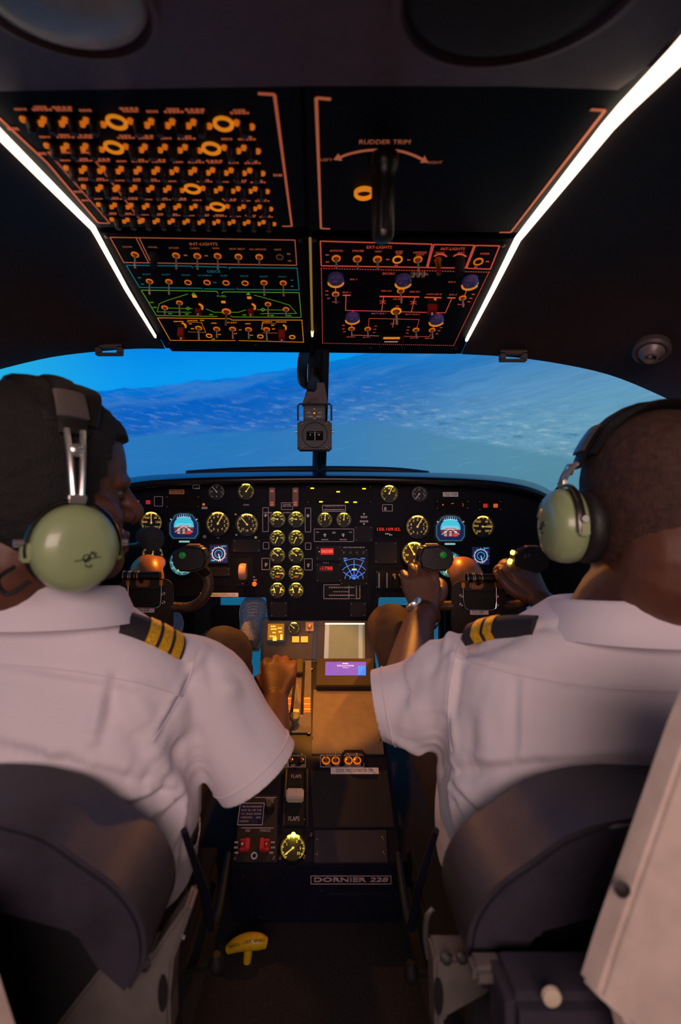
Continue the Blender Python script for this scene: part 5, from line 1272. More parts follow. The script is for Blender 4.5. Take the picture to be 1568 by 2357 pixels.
yoke(1103, 1388, 'black control yoke held by the right pilot with a clip plate reading 7Q-228',
     [(-60, 8, 0.01), (-92, 8, 0.01), (-112, -4), (-120, -36), (-118, -64), (-112, -108, -0.045)], [(60, 10, 0.01), (92, 6, 0.01), (116, -10), (124, -42), (120, -68), (98, -104, -0.045)], 1)

# ================================================================== seats
M_vinyl = mat('slate_vinyl', (52, 48, 58), 0.5, var=0.35, nscale=14, bump=0.25, bscale=60)
M_blackcloth = mat('seat_black_cloth', (14, 13, 18), 0.85, bump=0.2)
M_seatmetal = mat('seat_grey_metal', (104, 98, 94), 0.45, 0.2, bump=0.08)
def seat(s, cx_, label):
    e = empty('pilot_seat', (cx_, 0.56, FLOOR))
    O = Vector(e.location)
    outer = [(0.0, -0.254), (0.05, -0.257), (0.092, -0.265), (0.133, -0.281), (0.166, -0.306), (0.196, -0.330), (0.216, -0.356), (0.225, -0.382), (0.223, -0.410), (0.208, -0.434)]
    outer = [(float(x), float(z) - 0.008 - 0.020 * max(0.0, 1 - float(x) / 0.24)) for x, z in catmull(outer, 4)]; outer = [(max(0.0, x), z) for x, z in outer]
    inner = [(0.180, -0.420), (0.160, -0.388), (0.10, -0.372), (0.0, -0.350)]
    poly = [(x, z) for x, z in outer] + inner
    poly = poly + [(-x, z) for x, z in reversed(inner[:-1])] + [(-x, z) for x, z in reversed(outer[1:])]
    a = MB(); a.prism([(cx_ + x - O.x, z - O.z) for x, z in poly], -0.05, 0.05, Matrix.Translation((0, 0.486 - O.y, 0)) @ Matrix.Rotation(math.pi / 2, 4, 'X'))
    a.build('headroll', M_vinyl, e, bevel=0.02, bseg=4, sharp=70)
    a = MB(); rings = []
    for z, hw, y0, dp in ((-0.345, 0.08, 0.505, 0.02), (-0.365, 0.13, 0.505, 0.026), (-0.40, 0.185, 0.505, 0.030), (-0.45, 0.205, 0.505, 0.032), (-0.55, 0.205, 0.51, 0.034), (-0.66, 0.20, 0.525, 0.034)):
        rings.append([Vector((cx_ + hw * math.copysign(abs(math.cos(t_)) ** 0.6, math.cos(t_)), y0 + dp * math.copysign(abs(math.sin(t_)) ** 0.6, math.sin(t_)), z)) - O for t_ in [2 * math.pi * k_ / 28 for k_ in range(28)]])
    a.loft(rings); a.build('backrest', M_blackcloth, e)
    a = MB(); a.box(Vector((cx_, 0.77, -0.715)) - O, (0.42, 0.44, 0.08)); a.build('seat_cushion', M_blackcloth, e, bevel=0.03, bseg=3)
    for sx in (-1, 1):
        a = MB(); a.box(Vector((cx_ + sx * 0.15, 0.76, FLOOR + 0.025)) - O, (0.03, 0.5, 0.05)); a.build('floor_rail', M_seatmetal, e, bevel=0.004)
        a = MB(); a.box(Vector((cx_ + sx * 0.15, 0.76, FLOOR + 0.055)) - O, (0.02, 0.30, 0.03)); a.build('leg', M_seatmetal, e, bevel=0.004)
    # side plate on the aisle side
    if s < 0:
        br_ = [(345, 2206), (388, 2142), (430, 2082), (442, 2092), (398, 2215), (390, 2300), (392, 2400), (100, 2400), (238, 2222)]
        slot = (376, 2282); riv = [(300, 2221), (334, 2221)]; yb = 0.47
    else:
        br_ = [(1000, 2208), (1314, 2214), (1318, 2244), (1172, 2264), (1024, 2348), (1018, 2400), (1004, 2400), (1000, 2290)]
        slot = (1009, 2290); riv = [(1028, 2206), (1064, 2204)]; yb = 0.47
    a = MB(); n_ = len(br_); f0 = [P(*p, yb) - O for p in br_]; a.add(f0 + [p + Vector((-s * 0.0, 0.03, 0.0)) for p in f0], [tuple(range(n_)), tuple(range(n_, 2 * n_))] + [(i, (i + 1) % n_, n_ + (i + 1) % n_, n_ + i) for i in range(n_)])
    sp_ = a.build('side_bracket', M_seatmetal, e, bevel=0.003)
    a = MB(); a.lathe([(0.0045, 0), (0.0045, 0.002), (0.001, 0.002)], 16, Matrix.Translation(P(*slot, yb) - O + Vector((0, -0.0008, 0))) @ Matrix.Diagonal((1, 1, 4.0, 1)) @ Matrix.Rotation(math.pi / 2, 4, 'X')); a.build('slot', M_slot, sp_)
    for p in riv:
        a = MB(); a.lathe([(0.006, 0), (0.005, 0.003), (0.001, 0.004)], 12, Matrix.Translation(P(*p, yb) - O) @ Matrix.Rotation(math.pi / 2, 4, 'X')); a.build('rivet', M_steel, sp_)
    # recline lever and black knob
    lv = [(432, 2085), (418, 2120), (412, 2150), (425, 2160)] if s < 0 else [(996, 2092), (984, 2112), (981, 2160), (986, 2205)]
    a = MB(); limb(a, [P(*p, 0.6) - O for p in lv], [0.003, 0.004, 0.004, 0.003], 5, 10); lv_ = a.build('recline_lever', M_chrome, e)
    kp = (498, 2222) if s < 0 else (946, 2242)
    a = MB(); limb(a, [P(kp[0], kp[1] - 26, 0.68) - O, P(kp[0], kp[1], 0.68) - O, P(kp[0] + 4, kp[1] + 20, 0.68) - O], [0.006, 0.011, 0.005], 5, 12); a.build('lever_knob', M_rubber, lv_)
    a = MB(); limb(a, [P(kp[0], kp[1], 0.68) - O, Vector((cx_ - s * 0.17, 0.72, -0.70)) - O], [0.004, 0.005], 3, 8); a.build('lever_rod', M_steel, lv_)
    # aisle-side bolster hanging down beside the cushion
    a = MB(); limb(a, [Vector((cx_ - s * 0.215, 0.60, -0.40)) - O, Vector((cx_ - s * 0.225, 0.66, -0.52)) - O, Vector((cx_ - s * 0.222, 0.74, -0.64)) - O, Vector((cx_ - s * 0.21, 0.92, -0.66)) - O], [0.004, 0.006, 0.007, 0.006], 5, 14); a.build('side_bolster', mat('navy_bolster', (22, 24, 44), 0.5), e)
    # lap belt tongue
    if s > 0:
        a = MB(); a.box(P(1290, 2330, 0.40) - O, (0.105, 0.05, 0.07)); pk = a.build('rear_pocket', M_vinyl, e, bevel=0.008)
        a = MB(); a.lathe([(0.0075, 0), (0.007, 0.003), (0.002, 0.004)], 18, Matrix.Translation(P(1268, 2290, 0.374) - O) @ Matrix.Rotation(math.pi / 2, 4, 'X')); a.build('snap_button', mat('cream_snap', (205, 190, 165), 0.5), pk)
        a = MB(); a.box(P(1240, 2228, 0.42) - O, (0.12, 0.02, 0.016)); a.build('cross_tube', M_seatmetal, e, bevel=0.004)
        a = MB(); limb(a, [P(1450, 1900, 0.44) - O, P(1408, 1905, 0.44) - O, P(1396, 1935, 0.44) - O, P(1402, 1955, 0.44) - O], [0.0022] * 4, 5, 8); a.build('wire_loop', M_steel, e)
    tag(e, label, 'seat', 'pilot seats')
seat(-1, -0.385, 'dark vinyl pilot seat with grey bracket behind the left pilot')
seat(1, 0.362, 'dark vinyl pilot seat with cream snap button behind the right pilot')

# ================================================================== people
M_skin = mat('skin_deep_brown', (96, 58, 42), 0.5, var=0.12, nscale=60, bump=0.12, bscale=500, sss=0.0)
M_shirt = mat('white_shirt_cotton', (226, 216, 222), 0.85, var=0.03, nscale=9, bump=0.12, bscale=1400)
M_trous = mat('dark_trousers', (58, 36, 28), 0.8, bump=0.2, bscale=900)
M_hairL = mat('black_curly_hair', (15, 12, 12), 0.8, var=0.4, nscale=160, bump=0.9, bscale=420)
M_hairR = mat('cropped_brown_hair', (64, 38, 28), 0.75, var=0.45, nscale=120, bump=0.7, bscale=520)
M_epau = mat('epaulette_black', (30, 26, 32), 0.75, bump=0.2, bscale=900)
M_gold = mat('gold_braid', (225, 170, 20), 0.45, 0.3, var=0.35, nscale=300, bump=0.7, bscale=700)

def frame3(e2, e3, right):
    e2 = Vector(e2).normalized(); e3 = Vector(e3); e3 = (e3 - e2 * e3.dot(e2)).normalized()
    e1 = e2.cross(e3) if right else -(e2.cross(e3))
    return e1, e2, e3
def hand(mb, wrist, e2, e3, right, sc=1.0, thumb='wrap', curl=1.0):
    """palm and five bent fingers closing on a grip; all shapes overlap and are fused later"""
    e1, e2, e3 = frame3(e2, e3, right); W_ = Vector(wrist)
    def L(a, b, c): return W_ + e1 * (a * sc) + e2 * (b * sc) + e3 * (c * sc)
    rings = []
    for b, ha, hc, off in ((-0.02, 0.026, 0.020, 0.0), (0.0, 0.027, 0.020, 0.0), (0.025, 0.034, 0.021, 0.003), (0.055, 0.042, 0.0185, 0.004), (0.078, 0.043, 0.0165, 0.003), (0.088, 0.040, 0.012, 0.004)):
        rings.append([L(ha * math.copysign(abs(math.cos(t_)) ** 0.8, math.cos(t_)), b, off + hc * math.sin(t_)) for t_ in [2 * math.pi * k_ / 20 for k_ in range(20)]])
    mb.loft(rings)
    for a, l, r in ((0.0325, 0.97, 0.0098), (0.0110, 1.05, 0.0102), (-0.0108, 1.0, 0.0098), (-0.0320, 0.82, 0.0086)):
        b0 = 0.078 if abs(a) < 0.02 else 0.073
        limb(mb, [L(a * 0.9, b0 - 0.02, 0.002), L(a, b0 + 0.006, -0.001), L(a * 1.02, b0 + 0.030 * l, 0.012 * curl), L(a * 1.0, b0 + 0.034 * l, 0.036 * curl * l), L(a * 0.97, b0 + 0.014, 0.054 * l), L(a * 0.95, b0 - 0.010, 0.056 * l)], [r, r * 1.12, r, r * 0.95, r * 0.88, r * 0.72], 5, 12)
    if thumb == 'wrap':
        limb(mb, [L(0.018, 0.018, 0.006), L(0.042, 0.040, 0.018), L(0.050, 0.066, 0.034), L(0.040, 0.084, 0.050)], [0.015, 0.0135, 0.0115, 0.0085], 5, 12)
    else:
        limb(mb, [L(0.020, 0.016, 0.004), L(0.046, 0.042, 0.008), L(0.056, 0.074, 0.010), L(0.054, 0.100, 0.012)], [0.015, 0.0135, 0.0115, 0.0085], 5, 12)
    return e1, e2, e3

HEAD = [(-0.092, .066, .022, .016), (-0.084, .088, -.004, .035), (-0.066, .097, -.03, .051), (-0.045, .094, -.056, .061), (-0.02, .092, -.080, .068), (0.0, .090, -.091, .072), (.025, .086, -.099, .075), (.05, .094, -.104, .077), (.075, .093, -.105, .077), (.10, .085, -.099, .073), (.12, .069, -.087, .064), (.137, .046, -.064, .046), (.148, .016, -.034, .020)]
def head_ring(z, yf, yb, hw, seg, off=0.0):
    yc, yr = (yf + yb) / 2, (yf - yb) / 2 + off; out = []
    for k_ in range(seg):
        t_ = 2 * math.pi * k_ / seg; c, s_ = math.cos(t_), math.sin(t_)
        x = (hw + off) * math.copysign(abs(c) ** 0.92, c); y = yc + yr * math.copysign(abs(s_) ** 0.92, s_)
        if s_ > 0: x *= 1 - 0.10 * s_
        out.append(Vector((x, y, z)))
    return out
def head(mb, M, ear=0.0):
    H = catmull(HEAD, 3); mb.loft([head_ring(*[float(x) for x in h], 32) for h in H], M=M)
    def lb(pts, r, **kw):
        t_ = MB(); limb(t_, pts, r, 5, 12, **kw); mb.add(t_.v, t_.f, M)
    lb([(0, .087, .050), (0, .096, .030), (0, .106, .014), (0, .113, .002), (0, .104, -.009)], [.009, .0105, .012, .0135, .009])
    for s in (-1, 1):
        lb([(s * .012, .090, .004), (s * .0145, .098, -.003), (s * .010, .096, -.009)], [.007, .0095, .006])
        lb([(s * .068, .004, -.030 + ear), (s * .078, -.006, -.016 + ear), (s * .079, -.014, -.036 + ear), (s * .068, -.002, -.058 + ear)], [.007, .009, .009, .007])
        lb([(s * .050, .060, -.012), (s * .056, .050, .002), (s * .062, .030, .012)], [.018, .017, .012])
    lb([(-.050, .066, .040), (-.025, .086, .044), (0, .089, .040), (.025, .086, .044), (.050, .066, .040)], [.007, .0095, .008, .0095, .007])
    lb([(-.026, .082, -.034), (-.010, .096, -.030), (0, .0975, -.032), (.010, .096, -.030), (.026, .082, -.034)], [.004, .0075, .0075, .0075, .004])
    lb([(-.024, .081, -.040), (0, .0965, -.047), (.024, .081, -.040)], [.004, .0095, .004])
def hair(M, m, parent, off, front, amp, freq):
    mb = MB(); H = catmull(HEAD, 8); seg = 120
    H = [[float(x) for x in h] for h in H] + [[0.1500, .004, -.022, .008]]
    inv = {}
    def ok(p):
        y, z = p.y, p.z
        if y > 0.055: lim = front
        elif y > 0.012: lim = front + (-0.02 - front) * min(1, (0.055 - y) / 0.04)
        elif y > -0.02: lim = -0.03
        else: lim = -0.062
        return z > lim
    rings = [head_ring(*h, seg, 0.0) for h in H]
    n_ = len(rings); pts = []
    for i, r in enumerate(rings):
        for p in r:
            c = Vector((0, -0.005, 0.03)); d = (p - c).normalized()
            q = p + d * (off + amp * mnoise.noise(p * freq) + amp * 0.6 * mnoise.noise(p * freq * 2.7))
            pts.append(q)
    base = [p for r in rings for p in r]
    fs = []
    for i in range(n_ - 1):
        for j in range(seg):
            a, b, c, d = i * seg + j, i * seg + (j + 1) % seg, (i + 1) * seg + (j + 1) % seg, (i + 1) * seg + j
            if all(ok(base[k_]) for k_ in (a, b, c, d)): fs.append((a, b, c, d))
    fs.append(tuple(range((n_ - 1) * seg, n_ * seg)))
    used = sorted({i for f in fs for i in f}); idx = {u_: k_ for k_, u_ in enumerate(used)}
    # thin shell: outer skin plus a rim tucked into the scalp
    me_v = [M @ pts[u_] for u_ in used]; ff = [tuple(idx[i] for i in f) for f in fs]
    cnt = {}
    for f in ff:
        for i in range(len(f)):
            k_ = (f[i], f[(i + 1) % len(f)]); cnt[k_] = 1
    o_ = len(me_v); rim = {}
    for (a, b) in list(cnt):
        if (b, a) not in cnt:
            for v_ in (a, b):
                if v_ not in rim:
                    rim[v_] = len(me_v); bp_ = base[used[v_]]; c = Vector((0, -0.005, 0.03)); me_v.append(M @ (bp_ - (bp_ - c).normalized() * 0.006))
            ff.append((b, a, rim[a], rim[b]))
    mb.v = me_v; mb.f = ff
    return mb.build('hair', m, parent, sharp=80)

def ring_e(cx_, cy_, z, rx, ry, n=36, p=0.82, tilt=0.0):
    out = []
    for k_ in range(n):
        t_ = 2 * math.pi * k_ / n; c, s_ = math.cos(t_), math.sin(t_)
        x = rx * math.copysign(abs(c) ** p, c); y = ry * math.copysign(abs(s_) ** p, s_)
        out.append(Vector((cx_ + x, cy_ + y, z + tilt * x)))
    return out
from mathutils.bvhtree import BVHTree
def fold_lines(me, px):
    """drop each crease, given by two sight lines, onto the cloth"""
    bv = BVHTree.FromPolygons([v.co for v in me.vertices], [tuple(q.vertices) for q in me.polygons]); out = []
    for n_id, (p, q, wd, am) in enumerate(px):
        prev = None
        for i in range(7):
            f_ = i / 6; d = P(p[0] + (q[0] - p[0]) * f_, p[1] + (q[1] - p[1]) * f_, 1.0).normalized()
            h = bv.ray_cast(Vector((0, 0, 0)), d)[0]
            env = math.sin(math.pi * min(0.97, max(0.12, f_ - 0.08)))
            if h is not None and prev is not None and (h - prev).length < 0.08: out.append((prev, h, wd, am * (0.45 + 0.55 * env), False, n_id))
            prev = h
    return out
def hem_cut(me, p, d, rad):
    """trim the sleeve to a clean open edge"""
    bm = bmesh.new(); bm.from_mesh(me); p = Vector(p); d = Vector(d).normalized()
    fs = [f for f in bm.faces if (f.calc_center_median() - p).length < rad]
    vs = {v for f in fs for v in f.verts}; es = {e_ for f in fs for e_ in f.edges}
    r = bmesh.ops.bisect_plane(bm, geom=list(vs) + list(es) + fs, plane_co=p, plane_no=d, clear_outer=False)
    dl = [f for f in bm.faces if (f.calc_center_median() - p).dot(d) > 0 and (f.calc_center_median() - p).length < rad]
    bmesh.ops.delete(bm, geom=dl, context='FACES')
    bm.to_mesh(me); bm.free(); me.update()
def folds(me, fl, nz=0.0022, nf=9.0):
    V = vget(me); Nn = nget(me); D_ = np.zeros(len(V))
    best = {}
    for it in fl:
        p0, p1, wd, am = it[:4]
        p0 = np.array(p0); p1 = np.array(p1); d = p1 - p0; L2 = max(d @ d, 1e-9)
        t_ = np.clip(((V - p0) @ d) / L2, 0, 1); dist = np.linalg.norm(V - (p0 + t_[:, None] * d), axis=1)
        g_ = am * np.exp(-(dist / wd) ** 2)
        if len(it) == 4: D_ += g_ * (0.35 + 0.65 * np.sin(np.pi * np.clip(t_, 0.02, 0.98)))
        else:
            k_ = it[5] if len(it) > 5 else 0
            if k_ in best: best[k_] = np.where(np.abs(g_) > np.abs(best[k_]), g_, best[k_])
            else: best[k_] = g_
    for g_ in best.values(): D_ += g_
    for i in range(len(V)):
        p = Vector(V[i]); D_[i] += nz * mnoise.noise(p * nf) + nz * 0.5 * mnoise.noise(p * nf * 2.6)
    vset(me, V + Nn * D_[:, None])

def sleeve_hem(name, me, p, d, m, parent):
    """stitched line round the sleeve just above its edge"""
    bv = BVHTree.FromPolygons([v.co for v in me.vertices], [tuple(q.vertices) for q in me.polygons])
    T = Vector(d).normalized(); n1 = T.orthogonal().normalized(); n2 = T.cross(n1); pts = []
    for k_ in range(48):
        t_ = 2 * math.pi * k_ / 48; dr = n1 * math.cos(t_) + n2 * math.sin(t_)
        h = bv.ray_cast(Vector(p) + dr * 0.005, dr)[0]
        if h is not None and (h - Vector(p)).length < 0.1: pts.append(h + dr * 0.0003)
    a = MB(); a.tube(pts, 0.0014, 6, closed=True)
    return a.build(name, m, parent)

def seam(me, runs, m, parent, O):
    """raised stitching lines of the shirt, laid onto the cloth"""
    bv = BVHTree.FromPolygons([v.co for v in me.vertices], [tuple(q.vertices) for q in me.polygons])
    for run in runs:
        pts = []
        for c in catmull(run, 8):
            d = P(float(c[0]), float(c[1]), 1.0).normalized(); h = bv.ray_cast(-O, d)[0]
            if h is not None and (not pts or (h - pts[-1]).length < 0.05): pts.append(h - d * 0.0002)
        if len(pts) > 3:
            a = MB(); a.tube(pts, 0.0013, 6); a.build('seam', m, parent)

def epaulette(parent, O, p0, p1, wid, up, bars, th=0.007):
    p0, p1 = Vector(p0), Vector(p1); d = (p1 - p0); L_ = d.length; d.normalize(); up = Vector(up); up = (up - d * up.dot(d)).normalized(); sd = d.cross(up)
    def sec(t_, w_, h0, h1, n=10):
        out = []
        for k_ in range(n + 1):
            f_ = -1 + 2 * k_ / n; out.append(p0 + d * (t_ * L_) + sd * (f_ * w_ / 2) + up * (h1 - 0.006 * f_ * f_))
        for k_ in range(n, -1, -1):
            f_ = -1 + 2 * k_ / n; out.append(p0 + d * (t_ * L_) + sd * (f_ * w_ / 2) + up * (h0 - 0.006 * f_ * f_))
        return [p - O for p in out]
    def bow(t_): return 0.006 * math.sin(math.pi * t_)
    a = MB(); a.loft([sec(i / 8, wid * (1 - 0.12 * (1 - i / 8)), -th + bow(i / 8), bow(i / 8)) for i in range(9)]); g = a.build('epaulette', M_epau, parent, sharp=50)
    for b0, b1 in bars:
        a = MB(); a.loft([sec(b0 + (b1 - b0) * i / 3, wid * (1 - 0.12 * (1 - b0)) + 0.002, -th + bow(b0 + (b1 - b0) * i / 3), 0.0016 + bow(b0 + (b1 - b0) * i / 3)) for i in range(4)]); a.build('gold_stripe', M_gold, g, sharp=50)

def collar(parent, O, c, tilt, r0, r1, h0, h1, opening):
    """turned-down shirt collar: band rising round the neck and the leaf folded over it"""
    rings = []; n = 44
    prof = [(r0, h0), (r0 - 0.002, h1), (r0 + 0.003, h1 + 0.004), (r0 + 0.010, h1), (r1, h0 - 0.004), (r1 + 0.002, h0 - 0.010), (r1 - 0.004, h0 - 0.010), (r0 + 0.008, h1 - 0.008)]
    for k_ in range(n + 1):
        t_ = math.radians(90 + opening / 2) + math.radians(360 - opening) * k_ / n
        back = 0.5 - 0.5 * math.sin(t_)
        rings.append([Vector((c[0] + r * math.cos(t_) * 1.12, c[1] + r * math.sin(t_), c[2] + z - 0.022 * (1 - back) + tilt * r * math.cos(t_))) - O for r, z in prof])
    a = MB(); a.loft(rings); return a.build('collar', M_shirt, parent, sharp=60)

def leg(mb, pts, r): limb(mb, pts, r, 7, 20)
def shoe(parent, O, heel, toe, up, m_up, m_sole, lab_=None):
    h, t_ = Vector(heel), Vector(toe); d = (t_ - h); L_ = d.length; d.normalize(); up = Vector(up); up = (up - d * up.dot(d)).normalized(); sd = d.cross(up)
    prof = [(0.0, .022, .030, .05), (0.10, .030, .034, .055), (0.3, .032, .034, .060), (0.5, .036, .032, .050), (0.7, .041, .028, .036), (0.88, .038, .024, .028), (0.98, .024, .016, .020), (1.0, .010, .010, .012)]
    rings = []
    for f_, hw, z0, z1 in [[float(x) for x in q] for q in catmull(prof, 3)]:
        rings.append([h + d * (f_ * L_) + sd * (hw * math.copysign(abs(math.cos(a)) ** .8, math.cos(a))) + up * ((z1 if math.sin(a) > 0 else 0.012) * math.copysign(abs(math.sin(a)) ** .8, math.sin(a))) - O for a in [2 * math.pi * k_ / 20 for k_ in range(20)]])
    a = MB(); a.loft(rings); g = a.build('shoe', m_up, parent)
    a = MB(); pr_ = [[float(x) for x in q] for q in catmull(prof, 3)]
    rings = [[h + d * (f_ * L_) + sd * (x * (hw + 0.003)) + up * z - O for x, z in ((-1, -0.020), (1, -0.020), (1, 0.002), (-1, 0.002))] for f_, hw, _, _ in pr_]
    a.loft(rings); a.build('sole', m_sole, g)
    a = MB()
    for i in range(5):
        f_ = 0.42 + 0.075 * i; zz = 0.060 - 0.05 * (f_ - 0.3); w_ = 0.018
        a.tube([h + d * (f_ * L_) + sd * (-w_) + up * (zz - 0.008) - O, h + d * ((f_ + .02) * L_) + up * (zz + 0.001) - O, h + d * ((f_ + .04) * L_) + sd * w_ + up * (zz - 0.008) - O], 0.0026, 8)
    a.build('laces', m_sole, g)
    return g
M_knit = mat('grey_knit_shoe', (150, 146, 152), 0.8, var=0.5, nscale=220, bump=0.3); M_sole = mat('pale_sole', (190, 180, 175), 0.6); M_bshoe = mat('black_shoe', (18, 17, 18), 0.4)

# ---------------------------------------------------------------- left pilot
HL = Vector((-0.343, 0.601, 0.0)); ML = Matrix.Translation(HL) @ Matrix.Rotation(math.radians(-45), 4, 'Z') @ Matrix.Rotation(math.radians(-2), 4, 'X')
PLo = Vector((-0.37, 0.70, FLOOR))
pL = empty('person', PLo); tag(pL, 'left pilot in white shirt with three gold epaulette stripes, hand on the throttle', 'person')
wristL = P(635, 1602, 1.075); e2L, e3L = (0.03, 0.80, 0.56), (0, 0.56, -0.80)
mb = MB(); head(mb, ML)
limb(mb, [ML @ Vector((0, -.025, -.02)), ML @ Vector((0, -.035, -.07)), Vector((-.352, .625, -.12)), Vector((-.36, .65, -.2))], [.056, .054, .058, .08], 5, 24)
mb.loft([ring_e(-.365, .67, z, rx, ry) for z, rx, ry in ((-.62, .13, .09), (-.45, .15, .10), (-.30, .16, .10), (-.22, .15, .085), (-.17, .11, .07), (-.13, .06, .05))])
limb(mb, [(-.20, .70, -.225), P(515, 1650, .71), P(572, 1722, .725), P(604, 1738, .78), P(620, 1702, .90), P(632, 1630, 1.04), wristL], [.05, .046, .042, .041, .039, .031, .0275], 5, 20)
eL = hand(mb, wristL, e2L, e3L, True, 1.02)
wl2 = Vector((-.56, 1.03, -.20))
limb(mb, [(-.53, .70, -.225), (-.60, .78, -.34), (-.62, .84, -.38), (-.59, .94, -.28), wl2], [.05, .045, .042, .036, .028], 5, 20); hand(mb, wl2, (0.0, .45, .89), (0, .89, -.45), False, 1.0)
me = remesh(mb, 0.0035, 3); me.transform(Matrix.Translation(-PLo)); put('body', me, M_skin, pL)
hr = hair(Matrix.Translation(-PLo) @ ML, M_hairL, pL, 0.010, 0.094, 0.003, 60)
for s in (-1, 1):
    a = MB(); a.tube([ML @ Vector((s * .030, .070, .026)) - PLo, ML @ Vector((s * .030, .0800, .026)) - PLo], [.011, .006], 12); a.build('eye', mat('eye_white', (84, 66, 58), 0.2), pL)
# shirt
mb = MB()
mb.loft([ring_e(cx_, cy_, z, rx, ry) for z, cx_, cy_, rx, ry in ((-.515, -.37, .685, .192, .13), (-.46, -.368, .675, .198, .135), (-.38, -.366, .670, .198, .132), (-.30, -.366, .668, .200, .128), (-.25, -.366, .668, .198, .118), (-.21, -.363, .667, .184, .104), (-.178, -.360, .660, .152, .090), (-.150, -.356, .650, .115, .078), (-.128, -.352, .642, .085, .068))])
hemL = P(593, 1776, .705)
hemDL = (hemL - P(530, 1684, .705)).normalized()
limb(mb, [(-.225, .69, -.235), P(468, 1582, .705), P(530, 1684, .705), hemL, hemL + hemDL * .05], [.062, .066, .066, .066, .066], 6, 24)
limb(mb, [(-.51, .69, -.235), (-.56, .72, -.29), (-.61, .79, -.37)], [.062, .07, .07], 5, 20)
me = remesh(mb, 0.0036, 10)
FL = []
def fw(p, q, wd, am): FL.append((p, q, wd * 1.1, am * 1.5))
YB = 0.545
fw((0, 1525, .57), (420, 1600, .60), .006, .0026)                         # back yoke seam
fw((0, 1535, .57), (420, 1612, .60), .007, -.0018)
fw((245, 1560, .55), (215, 1700, .55), .008, .0065); fw((258, 1570, .55), (228, 1720, .55), .010, -.005)
fw((250, 1590, .55), (330, 1700, .57), .016, -.006); fw((330, 1700, .57), (370, 1790, .58), .014, -.007); fw((300, 1600, .56), (352, 1720, .58), .014, .006); fw((352, 1720, .58), (372, 1780, .58), .012, .006)
fw((440, 1530, .62), (350, 1700, .58), .006, .0034); fw((450, 1545, .63), (365, 1700, .59), .008, -.003)   # armhole seam
fw((0, 1700, .54), (130, 1735, .54), .012, .007); fw((130, 1735, .54), (360, 1800, .56), .012, .007); fw((0, 1715, .54), (150, 1752, .54), .012, -.008); fw((150, 1752, .54), (370, 1812, .56), .012, -.009)
for i in range(5): fw((395 + 6 * i, 1810 + 8 * i, .60), (250 + 32 * i, 1840 + 34 * i, .55), .007, .0055 if i % 2 == 0 else -.005)
fw((420, 1830, .60), (400, 2000, .60), .008, .005); fw((430, 1850, .62), (425, 1960, .62), .008, -.005); fw((380, 1830, .58), (330, 1930, .56), .008, -.005)
fw((400, 1690, .60), (450, 1800, .66), .02, -.007); fw((400, 1790, .62), (440, 1700, .64), .012, -.006); fw((395, 1770, .60), (420, 1815, .64), .012, .007)
fw((510, 1580, .74), (545, 1590, .78), .012, .006); fw((480, 1530, .72), (500, 1590, .73), .010, -.004); fw((560, 1600, .76), (600, 1700, .76), .02, -.003)
fw((470, 1490, .70), (445, 1540, .63), .008, .005)
fw((0, 1430, .56), (300, 1425, .60), .008, -.004); fw((280, 1440, .60), (120, 1480, .56), .012, -.003)
folds(me, fold_lines(me, FL), 0.0035, 8.0); hem_cut(me, hemL, hemDL, .125); me.transform(Matrix.Translation(-PLo)); so = put('shirt', me, M_shirt, pL); so.modifiers.new('t', 'SOLIDIFY').thickness = 0.002
seam(me, [[(0, 1528), (140, 1542), (280, 1565), (420, 1602)], [(452, 1500), (436, 1560), (400, 1630), (352, 1706)]], M_shirt, pL, PLo)
sleeve_hem('hem_stitch', me, hemL - hemDL * .017 - PLo, hemDL, M_shirt, pL)
collar(pL, PLo, (-.350, .628, -.112), 0.0, .070, .094, -.012, .022, 62)
epaulette(pL, PLo, P(289, 1424, .615), P(427, 1488, .660), .040, (-.25, -.62, .74), ((0.36, 0.52), (0.58, 0.74), (0.80, 0.95)), th=.012)
# trousers
mb = MB()
kneeL = P(515, 1508, 1.10)
leg(mb, [(-.31, .72, -.61), (-.28, .88, -.51), kneeL + Vector((-.01, -.05, -.025)), kneeL, (-.226, 1.20, -.385), (-.232, 1.36, -.455)], [.085, .082, .072, .066, .055, .045])
leg(mb, [(-.43, .72, -.61), (-.46, .88, -.51), (-.50, 1.05, -.36), (-.50, 1.10, -.335), (-.49, 1.20, -.39), (-.47, 1.36, -.455)], [.085, .082, .072, .066, .055, .045])
mb.loft([ring_e(-.37, .70, z, .172, .115) for z in (-.655, -.60, -.50)])
me = remesh(mb, 0.006, 6); folds(me, [(kneeL + Vector((-.07, -.02, .03)), kneeL + Vector((.06, -.03, .04)), .012, .005), (kneeL + Vector((-.07, -.05, .02)), kneeL + Vector((.06, -.06, .02)), .012, -.006)], 0.004, 14); me.transform(Matrix.Translation(-PLo)); put('trousers', me, M_trous, pL)
shoe(pL, PLo, P(575, 1492, 1.43), P(586, 1376, 1.555), (0, -.75, .66), M_knit, M_sole)
shoe(pL, PLo, (-.47, 1.38, -.44), (-.47, 1.52, -.32), (0, -.75, .66), M_knit, M_sole)

